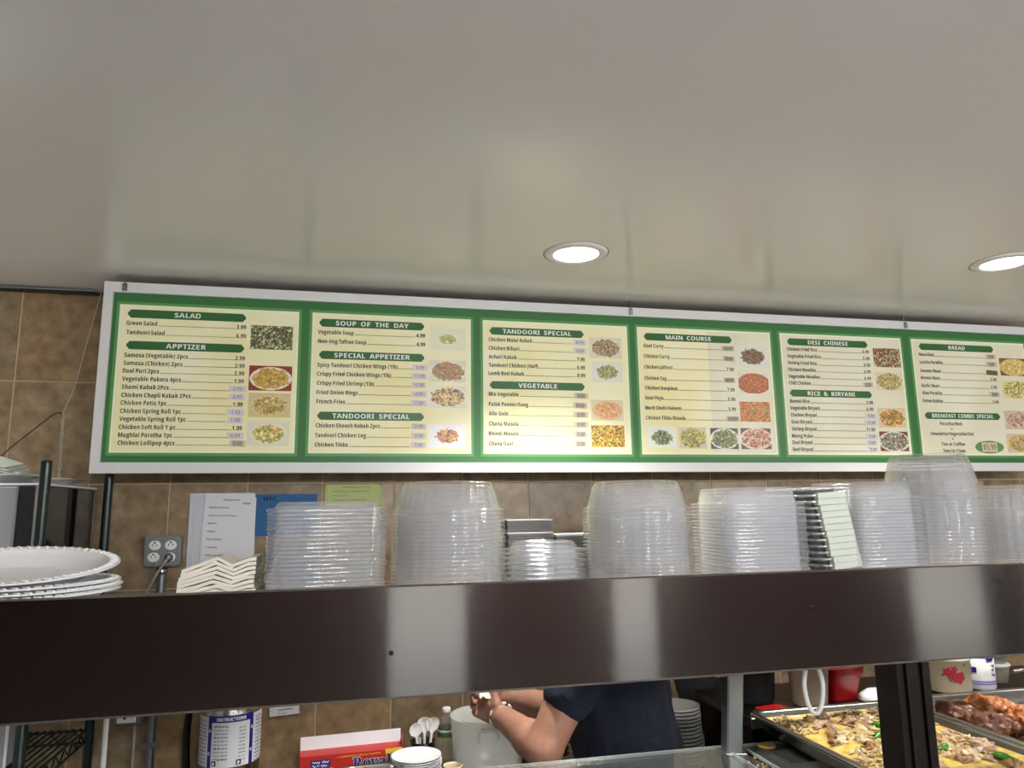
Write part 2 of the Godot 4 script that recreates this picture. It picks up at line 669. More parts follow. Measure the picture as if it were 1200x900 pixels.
# ------------------------------------------------------------------ menu board
const BARS := [
	[[-0.641, -0.309, 2.188, "SALAD"], [-0.639, -0.31, 2.092, "APPTIZER"]],
	[[-0.09, 0.237, 2.184, "SOUP  OF  THE  DAY"], [-0.088, 0.238, 2.081, "SPECIAL  APPETIZER"], [-0.088, 0.238, 1.89, "TANDOORI  SPECIAL"]],
	[[0.453, 0.777, 2.18, "TANDOORI  SPECIAL"], [0.452, 0.775, 1.999, "VEGETABLE"]],
	[[0.997, 1.33, 2.182, "MAIN  COURSE"]],
	[[1.553, 1.887, 2.185, "DESI  CHINESE"], [1.548, 1.885, 1.996, "RICE  &  BIRYANI"]],
	[[2.114, 2.452, 2.187, "BREAD"], [2.107, 2.445, 1.923, "BREAKFAST  COMBO  SPECIAL"]],
]
const ROWS := [
	[["Green Salad", -0.643, 2.159, "3.99", -0.307, ""], ["Tandoori Salad", -0.641, 2.131, "6.99", -0.306, ""], ["Samosa (Vegetable) 2pcs", -0.642, 2.062, "2.99", -0.306, ""], ["Samosa (Chicken) 2pcs", -0.642, 2.038, "2.99", -0.306, ""], ["Daal Puri 2pcs", -0.643, 2.015, "2.99", -0.306, ""], ["Vegetable Pakora 4pcs", -0.643, 1.991, "1.99", -0.306, ""], ["Shami Kabab 2Pcs", -0.642, 1.967, "2.99", -0.303, "l"], ["Chicken Chapli Kabab 2Pcs", -0.642, 1.943, "4.99", -0.303, "l"], ["Chicken Patis 1pc", -0.642, 1.92, "1.99", -0.306, ""], ["Chicken Spring Roll 1pc", -0.642, 1.896, "1.99", -0.305, "l"], ["Vegetable Spring Roll 1pc", -0.642, 1.873, "1.49", -0.305, "l"], ["Chicken Soft Roll 1 pc", -0.642, 1.849, "1.99", -0.305, ""], ["Mughlai Paratha 1pc", -0.642, 1.826, "6.99", -0.303, "l"], ["Chicken Lollipop 4pcs", -0.642, 1.803, "6.00", -0.295, "t"]],
	[["Vegetable Soup", -0.094, 2.154, "4.99", 0.24, ""], ["Non-Veg Tafran Soup", -0.093, 2.125, "4.99", 0.241, ""], ["Spicy Tandoori Chicken Wings (1lb)", -0.092, 2.049, "9.99", 0.245, "l"], ["Crispy Fried Chicken Wings (1lb)", -0.093, 2.021, "11.99", 0.243, "l"], ["Crispy Fried Shrimp (1lb)", -0.092, 1.992, "15.99", 0.241, "l"], ["Fried Onion Rings", -0.092, 1.963, "4.99", 0.242, "l"], ["French Fries", -0.092, 1.934, "2.99", 0.242, "l"], ["Chicken Sheesh Kabab 2pcs", -0.092, 1.86, "3.99", 0.242, "l"], ["Tandoori Chicken Leg", -0.093, 1.83, "3.99", 0.242, "l"], ["Chicken Tikka", -0.093, 1.801, "7.99", 0.241, "l"]],
	[["Chicken Malai Kabab", 0.449, 2.151, "8.99", 0.783, "l"], ["Chicken Bihari", 0.449, 2.122, "9.99", 0.783, "l"], ["Achari Kabab", 0.449, 2.093, "7.99", 0.779, ""], ["Tandoori Chicken (Half)", 0.449, 2.065, "6.99", 0.779, ""], ["Lamb Boti Kabab", 0.448, 2.038, "9.99", 0.779, ""], ["Mix Vegetable", 0.448, 1.969, "5.99", 0.782, "t"], ["Palak Paneer/Saag", 0.448, 1.936, "$8.99", 0.778, "t"], ["Allo Gobi", 0.448, 1.905, "5.99", 0.779, "t"], ["Chana Masala", 0.448, 1.872, "5.99", 0.779, "t"], ["Bhindi Masala", 0.447, 1.84, "5.99", 0.777, "t"], ["Chana Daal", 0.447, 1.808, "5.99", 0.776, "t"]],
	[["Goat Curry", 0.994, 2.15, "$10.99", 1.333, "t"], ["Chicken Curry", 0.993, 2.113, "$8.99", 1.334, "t"], ["Chicken Jalfrezi", 0.992, 2.075, "7.99", 1.331, ""], ["Chicken Sag", 0.992, 2.036, "$8.99", 1.331, "t"], ["Chicken Dooplaza", 0.992, 2.002, "7.99", 1.329, ""], ["Goat Paya", 0.991, 1.968, "5.99", 1.329, ""], ["Merit Shahi Haleem", 0.99, 1.933, "5.99", 1.329, ""], ["Chicken Tikka Masala", 0.99, 1.899, "$10.99", 1.335, "t"]],
	[["Chicken Fried Rice", 1.548, 2.158, "6.99", 1.891, ""], ["Vegetable Fried Rice", 1.548, 2.132, "5.99", 1.891, ""], ["Shrimp Fried Rice", 1.548, 2.107, "8.99", 1.891, ""], ["Chicken Noodles", 1.547, 2.082, "6.99", 1.89, ""], ["Vegetable Noodles", 1.547, 2.057, "6.99", 1.889, ""], ["Chili Chicken", 1.547, 2.033, "5.8", 1.894, "t"], ["Bamati Rice", 1.545, 1.967, "2.99", 1.887, ""], ["Vegetable Biryani", 1.544, 1.942, "6.99", 1.886, ""], ["Chicken Biryani", 1.544, 1.917, "9.99", 1.893, "l"], ["Goat Biryani", 1.544, 1.892, "11.99", 1.891, "l"], ["Shrimp Biryani", 1.544, 1.867, "11.99", 1.885, ""], ["Morog Pulao", 1.542, 1.842, "9.99", 1.89, "l"], ["Daal Biryani", 1.542, 1.819, "6.99", 1.887, "l"], ["Beef Biryani", 1.542, 1.794, "9.99", 1.889, "l"]],
	[["Naan/Roti", 2.109, 2.157, "1.99", 2.456, "t"], ["Laccha Paratha", 2.109, 2.127, "3.49", 2.455, "t"], ["Sesame Naan", 2.108, 2.094, "", 2.453, "b"], ["Keema Naan", 2.107, 2.067, "3.99", 2.45, ""], ["Garlic Naan", 2.106, 2.037, "2.99", 2.448, ""], ["Aloo Paratha", 2.106, 2.009, "4.99", 2.453, "t"], ["Onion Kulcha", 2.104, 1.979, "3.99", 2.447, ""]],
]
const PICS := [
	[[-0.293, 2.167, -0.169, 2.092], [-0.292, 2.041, -0.167, 1.964], [-0.29, 1.957, -0.168, 1.883], [-0.291, 1.872, -0.168, 1.796]],
	[[0.255, 2.182, 0.372, 2.11], [0.254, 2.075, 0.373, 2.005], [0.253, 1.992, 0.373, 1.92], [0.253, 1.869, 0.373, 1.793]],
	[[0.796, 2.172, 0.913, 2.1], [0.802, 2.088, 0.912, 2.017], [0.796, 1.957, 0.91, 1.887], [0.794, 1.871, 0.911, 1.798]],
	[[1.35, 2.161, 1.464, 2.088], [1.347, 2.063, 1.464, 1.991], [1.345, 1.961, 1.462, 1.89], [0.994, 1.868, 1.098, 1.796], [1.109, 1.868, 1.21, 1.795], [1.226, 1.866, 1.331, 1.794], [1.342, 1.867, 1.458, 1.794]],
	[[1.908, 2.174, 2.025, 2.102], [1.907, 2.084, 2.024, 2.014], [1.904, 1.949, 2.02, 1.876], [1.901, 1.861, 2.022, 1.789]],
	[[2.474, 2.154, 2.608, 2.085], [2.471, 2.066, 2.606, 1.995], [2.465, 1.947, 2.599, 1.875], [2.462, 1.858, 2.598, 1.786]],
]
const FIELDS := [[-0.664, -0.152], [-0.112, 0.390], [0.430, 0.935], [0.972, 1.484], [1.524, 2.034], [2.081, 2.600]]
# each food picture: backdrop, dish colour, food colours, dish radius (0 = fills the picture)
const FOODS := [
	[[0.80, 0.80, 0.72], [0.85, 0.85, 0.78], [[0.30, 0.38, 0.16], [0.86, 0.86, 0.76], [0.48, 0.52, 0.28], [0.38, 0.30, 0.20]], 0.0],
	[[0.55, 0.16, 0.12], [0.93, 0.92, 0.86], [[0.80, 0.58, 0.26], [0.72, 0.48, 0.20], [0.66, 0.70, 0.28], [0.88, 0.72, 0.42]], 0.85],
	[[0.84, 0.78, 0.58], [0.86, 0.80, 0.62], [[0.82, 0.70, 0.44], [0.72, 0.58, 0.32], [0.50, 0.48, 0.20], [0.90, 0.80, 0.56]], 0.8],
	[[0.90, 0.89, 0.80], [0.92, 0.91, 0.84], [[0.90, 0.80, 0.50], [0.80, 0.64, 0.34], [0.50, 0.62, 0.26], [0.94, 0.88, 0.66]], 0.75],
	[[0.91, 0.91, 0.82], [0.93, 0.93, 0.86], [[0.76, 0.78, 0.50], [0.82, 0.82, 0.58], [0.62, 0.66, 0.36]], 0.5],
	[[0.86, 0.84, 0.78], [0.92, 0.91, 0.86], [[0.70, 0.42, 0.34], [0.82, 0.62, 0.52], [0.52, 0.30, 0.22], [0.55, 0.62, 0.30]], 0.9],
	[[0.90, 0.89, 0.84], [0.93, 0.92, 0.88], [[0.86, 0.74, 0.46], [0.76, 0.60, 0.34], [0.32, 0.16, 0.10], [0.92, 0.84, 0.62]], 0.9],
	[[0.93, 0.93, 0.93], [0.93, 0.93, 0.93], [[0.70, 0.36, 0.36], [0.80, 0.52, 0.50], [0.46, 0.20, 0.18], [0.86, 0.82, 0.24]], 0.6],
	[[0.86, 0.86, 0.78], [0.90, 0.90, 0.84], [[0.72, 0.56, 0.46], [0.84, 0.70, 0.60], [0.48, 0.34, 0.24], [0.42, 0.52, 0.22]], 0.85],
	[[0.90, 0.90, 0.84], [0.91, 0.91, 0.86], [[0.72, 0.68, 0.46], [0.36, 0.34, 0.20], [0.82, 0.78, 0.58], [0.52, 0.56, 0.30]], 0.7],
	[[0.88, 0.84, 0.68], [0.88, 0.70, 0.50], [[0.88, 0.66, 0.44], [0.92, 0.74, 0.54], [0.80, 0.56, 0.34]], 0.8],
	[[0.82, 0.70, 0.20], [0.85, 0.72, 0.22], [[0.88, 0.76, 0.18], [0.80, 0.50, 0.20], [0.16, 0.14, 0.08], [0.92, 0.84, 0.36]], 0.0],
	[[0.90, 0.91, 0.88], [0.91, 0.92, 0.90], [[0.46, 0.20, 0.16], [0.60, 0.34, 0.28], [0.32, 0.12, 0.10], [0.48, 0.58, 0.28]], 0.8],
	[[0.88, 0.88, 0.86], [0.70, 0.26, 0.12], [[0.80, 0.36, 0.16], [0.66, 0.22, 0.10], [0.88, 0.56, 0.24], [0.28, 0.34, 0.12]], 0.95],
	[[0.76, 0.44, 0.22], [0.80, 0.48, 0.24], [[0.84, 0.46, 0.18], [0.74, 0.28, 0.12], [0.44, 0.52, 0.20], [0.88, 0.66, 0.36]], 0.0],
	[[0.92, 0.93, 0.90], [0.92, 0.93, 0.90], [[0.36, 0.42, 0.24], [0.50, 0.56, 0.36], [0.62, 0.66, 0.50], [0.26, 0.30, 0.16]], 0.7],
	[[0.80, 0.80, 0.74], [0.82, 0.80, 0.66], [[0.72, 0.66, 0.24], [0.34, 0.32, 0.14], [0.60, 0.62, 0.24], [0.84, 0.80, 0.48]], 0.95],
	[[0.20, 0.17, 0.14], [0.90, 0.90, 0.88], [[0.28, 0.34, 0.14], [0.46, 0.50, 0.22], [0.80, 0.80, 0.58], [0.18, 0.22, 0.10]], 0.92],
	[[0.34, 0.24, 0.20], [0.90, 0.86, 0.80], [[0.70, 0.38, 0.24], [0.82, 0.56, 0.38], [0.92, 0.90, 0.86], [0.56, 0.26, 0.18]], 0.95],
	[[0.84, 0.86, 0.76], [0.88, 0.88, 0.80], [[0.72, 0.24, 0.24], [0.40, 0.50, 0.20], [0.88, 0.88, 0.76], [0.26, 0.30, 0.12]], 0.0],
	[[0.88, 0.86, 0.76], [0.90, 0.88, 0.80], [[0.84, 0.74, 0.50], [0.92, 0.86, 0.66], [0.66, 0.48, 0.28], [0.48, 0.54, 0.24]], 0.95],
	[[0.86, 0.80, 0.66], [0.90, 0.84, 0.70], [[0.86, 0.58, 0.28], [0.92, 0.76, 0.50], [0.64, 0.34, 0.16], [0.52, 0.56, 0.26]], 0.9],
	[[0.46, 0.22, 0.20], [0.88, 0.88, 0.84], [[0.88, 0.88, 0.82], [0.40, 0.32, 0.22], [0.66, 0.62, 0.50], [0.24, 0.20, 0.12]], 0.95],
	[[0.52, 0.34, 0.26], [0.86, 0.74, 0.44], [[0.88, 0.78, 0.48], [0.80, 0.66, 0.34], [0.92, 0.84, 0.60]], 0.9],
	[[0.90, 0.88, 0.70], [0.90, 0.86, 0.62], [[0.88, 0.82, 0.52], [0.76, 0.66, 0.34], [0.46, 0.48, 0.18], [0.93, 0.90, 0.68]], 0.95],
	[[0.80, 0.76, 0.72], [0.86, 0.78, 0.72], [[0.80, 0.66, 0.58], [0.90, 0.82, 0.76], [0.62, 0.44, 0.34]], 0.9],
	[[0.86, 0.76, 0.72], [0.88, 0.80, 0.52], [[0.86, 0.76, 0.42], [0.92, 0.86, 0.60], [0.80, 0.50, 0.48], [0.48, 0.52, 0.24]], 0.9],
]


func food_picture(k: int) -> StandardMaterial3D:
	var d: Array = FOODS[k]
	var w := 72
	var h := 47
	var im := Image.create(w, h, false, Image.FORMAT_RGB8)
	var n := FastNoiseLite.new()
	n.seed = 300 + k
	n.noise_type = FastNoiseLite.TYPE_CELLULAR
	n.cellular_return_type = FastNoiseLite.RETURN_CELL_VALUE
	n.frequency = 0.10 + 0.03 * (k % 3)
	n.domain_warp_enabled = true
	n.domain_warp_amplitude = 9.0
	n.domain_warp_frequency = 0.03
	var g := FastNoiseLite.new()
	g.seed = 700 + k
	g.frequency = 0.11
	var cols: Array = d[2]
	for y in h:
		for x in w:
			var u := (x - w * 0.5) / (w * 0.5)
			var v := (y - h * 0.5) / (h * 0.5)
			var c := Color(d[0][0], d[0][1], d[0][2])
			var r: float = sqrt(u * u + v * v * 1.1)
			var grain := g.get_noise_2d(x, y)
			var full: bool = d[3] <= 0.0
			if not full and r < d[3] + 0.13:
				c = Color(d[1][0], d[1][1], d[1][2])
			if full or r < d[3] + grain * 0.22:
				var q := clampf(n.get_noise_2d(x, y) * 0.5 + 0.5, 0.0, 0.999)
				var e: Array = cols[int(q * cols.size() * 3) % cols.size()]
				c = Color(e[0], e[1], e[2])
				c = c * (0.86 + 0.34 * (grain + 0.4))
			c.a = 1.0
			im.set_pixel(x, y, c.clamp())
	im.resize(144, 94, Image.INTERPOLATE_CUBIC)
	var m := mat("picture_%d" % k, Color(1, 1, 1), 0.35)
	m.albedo_texture = ImageTexture.create_from_image(im)
	return m


func bar_outline(w: float, h: float) -> PackedVector2Array:
	# a ribbon with stepped, rounded ends
	var p := PackedVector2Array()
	var e := h * 0.55
	for s in [1, -1]:
		p.append(Vector2(s * (w / 2 - e), s * h / 2))
		p.append(Vector2(s * (w / 2 - e * 0.45), s * h * 0.46))
		p.append(Vector2(s * (w / 2 - e * 0.38), s * h * 0.30))
		p.append(Vector2(s * w / 2, s * h * 0.16))
		p.append(Vector2(s * w / 2, -s * h * 0.16))
		p.append(Vector2(s * (w / 2 - e * 0.38), -s * h * 0.30))
		p.append(Vector2(s * (w / 2 - e * 0.45), -s * h * 0.46))
		p.append(Vector2(s * (w / 2 - e), -s * h / 2))
	return p


func build_sign():
	var z := 0.2
	var x0 := -0.7085
	var x1 := 2.650
	var y0 := 1.7155
	var y1 := 2.281
	var s = thing("menu_board", "long green and cream menu board in white metal frame above the counter", "menu board", Vector3((x0 + x1) / 2, y0, z))
	var o: Vector3 = s.position
	var fw := 0.0255
	var fh := 0.031
	part(s, "case", box(Vector3(x1 - x0 - 0.004, y1 - y0 - 0.004, 0.055), 0.002), mats.frame_white, Vector3(0, (y1 - y0) / 2, -0.034))
	# mitred frame bars
	var wdt := x1 - x0
	var hgt := y1 - y0
	var bars := [
		[PackedVector2Array([Vector2(-wdt / 2, 0), Vector2(wdt / 2, 0), Vector2(wdt / 2 - fw, fh), Vector2(-wdt / 2 + fw, fh)]), "frame_bar"],
		[PackedVector2Array([Vector2(-wdt / 2, hgt), Vector2(-wdt / 2 + fw, hgt - fh), Vector2(wdt / 2 - fw, hgt - fh), Vector2(wdt / 2, hgt)]), "frame_bar"],
		[PackedVector2Array([Vector2(-wdt / 2, 0), Vector2(-wdt / 2 + fw, fh), Vector2(-wdt / 2 + fw, hgt - fh), Vector2(-wdt / 2, hgt)]), "frame_bar"],
		[PackedVector2Array([Vector2(wdt / 2, 0), Vector2(wdt / 2, hgt), Vector2(wdt / 2 - fw, hgt - fh), Vector2(wdt / 2 - fw, fh)]), "frame_bar"],
	]
	for b in bars:
		part(s, b[1], plate(b[0], 0.012), mats.frame_white, Vector3(0, 0, 0.002))
	for hx in [-0.652, 0.948, 2.055]:
		var st := new_st()
		add_tube(st, [Vector3(0, 0.042, 0), Vector3(0, 0.012, 0.001), Vector3(0, 0.004, 0.006), Vector3(0, -0.004, 0.012)], 0.004, 8)
		add_box(st, Vector3(0.014, 0.022, 0.003), Vector3(0, -0.008, 0.0115), 0.001)
		part(s, "hanging_hook", done(st), mats.galvanised, Vector3(hx - o.x, hgt - 0.008, 0.0))
	var face = part(s, "green_sheet", box(Vector3(wdt - 2 * fw + 0.004, hgt - 2 * fh + 0.004, 0.004), 0.0), mats.sign_green, Vector3(0, hgt / 2, -0.004))
	var n_pic := 0
	for k in 6:
		var fx0: float = FIELDS[k][0]
		var fx1: float = FIELDS[k][1]
		var fy0 := 1.7745
		var fy1 := 2.2155
		var cx := (fx0 + fx1) / 2 - o.x
		var cy := (fy0 + fy1) / 2 - o.y
		var p := Node3D.new()
		p.name = "menu_panel"
		s.add_child(p, true)
		p.position = Vector3(cx, cy, -0.002)
		p.set_meta("label", ["cream panel of salads and appetizers", "cream panel of soups and fried starters", "cream panel of tandoori and vegetable dishes", "cream panel of main course curries", "cream panel of fried rice and biryani", "cream panel of breads and breakfast combo"][k])
		var shift := Vector3((fx0 + fx1) / 2, (fy0 + fy1) / 2, 0)
		part(p, "lime_border", box(Vector3(fx1 - fx0 + 0.017, fy1 - fy0 + 0.017, 0.0006), 0.0), mats.sign_lime, Vector3(0, 0, 0.0003))
		part(p, "pale_border", box(Vector3(fx1 - fx0, fy1 - fy0, 0.0006), 0.0), mats.sign_pale, Vector3(0, 0, 0.0008))
		if k == 3:
			var cut := 1.235
			part(p, "cream_field", box(Vector3(cut - fx0 - 0.006, fy1 - fy0 - 0.012, 0.0006), 0.0), mats.sign_cream, Vector3((cut + fx0 + 0.006) / 2 - shift.x, 0, 0.0013))
			part(p, "cream_field", box(Vector3(fx1 - cut - 0.006, fy1 - fy0 - 0.012, 0.0006), 0.0), mats.sign_cream_pale, Vector3((cut + fx1 - 0.006) / 2 - shift.x, 0, 0.0012))
		else:
			part(p, "cream_field", box(Vector3(fx1 - fx0 - 0.012, fy1 - fy0 - 0.012, 0.0006), 0.0), mats.sign_cream if k < 3 else mats.sign_cream_pale, Vector3(0, 0, 0.0013))
		var zt := 0.0019
		for b in BARS[k]:
			var w: float = b[1] - b[0]
			var hb := 0.0255
			part(p, "heading_ribbon", plate(bar_outline(w, hb), 0.0005), mats.sign_bar, Vector3((b[0] + b[1]) / 2, b[2], zt) - shift)
			var hs := new_st()
			var est: float = 0.0105 * b[3].length()
			add_text(hs, b[3], font_bold, 0.0145, Vector3.ZERO, 0, 1.22 if est < 0.22 else 0.98)
			part(p, "heading_text", hs.commit(), mats.ink_white, Vector3((b[0] + b[1]) / 2, b[2], zt + 0.0006) - shift)
		var ts := new_st()
		var ls := new_st()
		var ps := new_st()
		var any_sticker := false
		for r in ROWS[k]:
			var at := Vector3(r[1], r[2], zt + 0.0004) - shift
			var tw := add_text(ts, r[0], font_bold, 0.0126, at, -1, 0.84 if k < 3 else 0.80)
			var right := Vector3(r[4], r[2], zt + 0.0004) - shift
			var pw := 0.036
			if r[5] == "":
				pw = add_text(ts, r[3], font_bold, 0.0126, right, 1, 0.86)
			else:
				any_sticker = true
				pw = 0.043
				var m = {"l": mats.sticker_lilac, "t": mats.sticker_tan, "b": mats.sticker_brown}[r[5]]
				var jig := rng.randf_range(-0.05, 0.05)
				part(p, "price_sticker", box(Vector3(0.046 + rng.randf_range(-0.004, 0.006), 0.0185, 0.0004), 0.0), m, right + Vector3(-0.02, 0, 0), Vector3(0, 0, jig))
				if r[5] == "t":
					part(p, "price_sticker", box(Vector3(0.03, 0.016, 0.0004), 0.0), mats.sticker_grey, right + Vector3(-0.02, 0, 0.0004), Vector3(0, 0, jig))
				if r[3] != "":
					add_text(ps, r[3], font_regular, 0.0105, right + Vector3(-0.02, 0, 0.0009), 0, 0.92, Basis(Vector3.BACK, jig) * Basis(Vector3(1, 0, 0), Vector3(0.15, 1, 0), Vector3(0, 0, 1)))
			# dotted leader
			var lx: float = at.x + tw + 0.004
			while lx < right.x - pw - 0.003:
				for v in [[0, 0], [1, 0], [1, 1], [0, 0], [1, 1], [0, 1]]:
					ls.set_normal(Vector3.BACK)
					ls.add_vertex(Vector3(lx + v[0] * 0.0019, at.y - 0.0064 + v[1] * 0.0019, at.z))
				lx += 0.0036
		if k == 5:
			var line_y := [1.8931, 1.8734, 1.8551, 1.8361, 1.8165, 1.7916]
			var line := ["Paratha/Roti", "+", "Omelette/Vegetable/Dal", "+", "Tea or Coffee", "7am to 11am"]
			for i in 6:
				add_text(ts, line[i], font_bold, 0.0122, Vector3(2.218, line_y[i], zt + 0.0004) - shift, 0, 0.95)
			var ov := PackedVector2Array()
			for i in 32:
				ov.append(Vector2(cos(TAU * i / 32) * 0.065, sin(TAU * i / 32) * 0.024))
			part(p, "price_oval", plate(ov, 0.0004), mats.sign_lime, Vector3(2.38, 1.806, zt) - shift)
			part(p, "price_sticker", box(Vector3(0.07, 0.036, 0.0005), 0.0), mats.sticker_tan, Vector3(2.38, 1.806, zt + 0.0005) - shift)
			add_text(ps, "$5.99", font_regular, 0.019, Vector3(2.38, 1.806, zt + 0.001) - shift, 0, 0.9)
		part(p, "dish_names", ts.commit(), mats.ink)
		part(p, "dotted_leaders", ls.commit(), mats.ink).set_meta("kind", "stuff")
		if any_sticker or k == 5:
			part(p, "handwritten_prices", ps.commit(), mats.ink_purple if k < 3 else mats.ink)
		for q in PICS[k]:
			var pm := food_picture(n_pic)
			n_pic += 1
			part(p, "food_picture", sheet(q[2] - q[0], q[1] - q[3]), pm, Vector3((q[0] + q[2]) / 2, (q[1] + q[3]) / 2, zt + 0.0002) - shift)


# ------------------------------------------------------------------ steel overshelf
const DECK_Y := 1.455


# a long brushed panel: bent lip profile swept along x, uv along the brushing
func swept_panel(profile: Array, length: float) -> ArrayMesh:
	var st := new_st()
	var run := 0.0
	for i in profile.size() - 1:
		st.set_smooth_group(i)
		var a: Vector2 = profile[i]
		var b: Vector2 = profile[i + 1]
		var nrun := run + a.distance_to(b)
		for v in [[0, 0], [1, 0], [1, 1], [0, 0], [1, 1], [0, 1]]:
			var q: Vector2 = b if v[1] else a
			st.set_uv(Vector2(v[0] * length, nrun if v[1] else run))
			st.add_vertex(Vector3((v[0] - 0.5) * length, q.y, q.x))
		run = nrun
	return done(st)


func build_overshelf():
	var t = thing("steel_overshelf", "long brushed steel serving shelf across the front of the counter", "shelf", Vector3(0.8, DECK_Y, 1.2))
	var l := 4.2
	# front panel: (z, y) profile relative to the deck
	var prof := [Vector2(0.192, 0.026), Vector2(0.192, 0.0355), Vector2(0.1945, 0.038), Vector2(0.1975, 0.038), Vector2(0.2, 0.0355), Vector2(0.2, -0.114), Vector2(0.1985, -0.1172), Vector2(0.195, -0.118), Vector2(0.165, -0.118)]
	part(t, "front_panel", swept_panel(prof, l), mats.brushed)
	part(t, "deck", box(Vector3(l, 0.004, 0.40), 0.001), mats.steel, Vector3(0, -0.002, -0.006))
	part(t, "rear_lip", box(Vector3(l, 0.03, 0.003), 0.001), mats.steel, Vector3(0, -0.014, -0.206))
	# grooved square post under the front panel, down to the counter front
	var st := new_st()
	var x := 0.938 - 0.8
	add_box(st, Vector3(0.066, 1.34, 0.006), Vector3(x, -0.118 - 0.67, 0.187), 0.001)
	add_box(st, Vector3(0.005, 1.34, 0.05), Vector3(x - 0.031, -0.118 - 0.67, 0.162), 0.001)
	add_box(st, Vector3(0.005, 1.34, 0.05), Vector3(x + 0.031, -0.118 - 0.67, 0.162), 0.001)
	part(t, "post", done(st), mats.steel_dark)
	for dx in [-0.0155, 0.0155]:
		part(t, "post_rib", box(Vector3(0.0045, 1.34, 0.005), 0.0015), mats.steel_dark, Vector3(x + dx, -0.118 - 0.67, 0.1925))
	for px in [-1.6, 1.75]:
		part(t, "post", box(Vector3(0.05, 1.455, 0.05), 0.002), mats.steel_dark, Vector3(px, -0.005 - 0.7275, 0.168))
	for px in [-0.13, 0.55]:
		part(t, "bolt_head", lathe([[0.0035, 0.0], [0.003, 0.0012], [0.0004, 0.0018]], 12), mats.steel_dark, Vector3(px - 0.8 + 0.2, -0.02 if px > 0 else -0.055, 0.2), Vector3(PI / 2, 0, 0))


# ------------------------------------------------------------------ clear lids
func dome_lid_mesh(r: float, h: float, flutes: int) -> ArrayMesh:
	return lathe([[r, -0.003], [r + 0.001, 0.0005], [r - 0.001, 0.002], [r - 0.006, 0.0022], [r - 0.008, 0.005], [r - 0.011, 0.010, 0.016], [r - 0.017, h * 0.6, 0.028], [r - 0.022, h * 0.88, 0.030], [r - 0.026, h * 0.985, 0.012], [r - 0.030, h], [r - 0.036, h - 0.004], [r * 0.3, h - 0.004], [0.0005, h - 0.004]], flutes * 6, false, false, false, flutes)


func tray_lid_mesh(w: float, d: float, cr: float, h: float) -> ArrayMesh:
	var st := new_st()
	var rings := []
	for p in [[0.0, -0.004], [-0.001, 0.0005], [0.002, 0.0018], [0.010, 0.002], [0.0125, 0.0045], [0.016, h * 0.75], [0.019, h], [0.024, h], [0.026, h - 0.0025], [0.045, h - 0.0025]]:
		rings.append(round_rect(w - 2 * p[0], d - 2 * p[0], maxf(cr - p[0] * 0.6, 0.006), p[1], 7))
	add_rings(st, rings, false, false, true)
	return done(st)


# a nested pile of lids, each its own thing
func lid_stack(called, mesh, x, z, count, pitch, turn, kind, where, group, wobble := 0.0012, y0 := DECK_Y + 0.004, lean := Vector2.ZERO):
	var first = null
	for i in count:
		var top: bool = i == count - 1
		var at := Vector3(x + rng.randf_range(-wobble, wobble) + lean.x * i, y0 + pitch * i, z + rng.randf_range(-wobble, wobble) + lean.y * i)
		var rot := Vector3(rng.randf_range(-0.004, 0.004), turn + rng.randf_range(-0.02, 0.02), rng.randf_range(-0.006, 0.006))
		if first == null:
			first = solo(called, mesh, mats.clear_dome if called in ["dome_lid", "tall_lid"] else mats.clear_lid, "%s %s from the top of %s" % [nth(count - 1), kind, where], "lid", at, rot, group)
			first.set_meta("base", called)
		else:
			copy(first, ("%s %s from the top of %s" % [nth(count - 1 - i), kind, where]) if not top else "topmost %s of %s" % [kind, where], at, rot, group)


func build_lids():
	var dome := dome_lid_mesh(0.1, 0.05, 26)
	var flat := tray_lid_mesh(0.19, 0.15, 0.03, 0.012)
	var small := tray_lid_mesh(0.135, 0.135, 0.045, 0.014)
	var deep := tray_lid_mesh(0.17, 0.17, 0.025, 0.03)
	var tall := dome_lid_mesh(0.094, 0.06, 22)
	lid_stack("tray_lid", flat, -0.03, 1.19, 23, 0.0066, 0.10, "clear flat rectangular lid", "the leftmost stack", "flat lids right of the napkins", 0.0018)
	lid_stack("dome_lid", dome, 0.178, 1.2, 22, 0.0066, 0.0, "clear fluted dome lid", "the left round stack", "dome lids in the left round stack")
	lid_stack("small_lid", small, 0.352, 1.19, 9, 0.0086, 0.15, "small clear lid", "the low stack between round stacks", "small lids between the round stacks", 0.002)
	lid_stack("dome_lid", dome, 0.532, 1.2, 22, 0.0066, 0.4, "clear fluted dome lid", "the middle round stack", "dome lids in the middle round stack")
	lid_stack("deep_lid", deep, 0.765, 1.19, 23, 0.0066, -0.06, "clear square lid", "the stack left of the foil containers", "square lids left of the foil containers", 0.001)
	lid_stack("tray_lid", deep, 1.02, 1.19, 24, 0.0067, 0.12, "clear tray lid", "the stack right of the foil containers", "tray lids right of the foil containers", 0.0016)
	lid_stack("tall_lid", tall, 1.185, 1.2, 26, 0.0072, 0.06, "clear deep lid", "the tallest stack before the board", "lids in the tallest stack", 0.001)
	lid_stack("dome_lid", dome, 1.395, 1.2, 20, 0.0066, 0.0, "clear dome lid", "the stack cut by the right edge", "dome lids at the right edge")


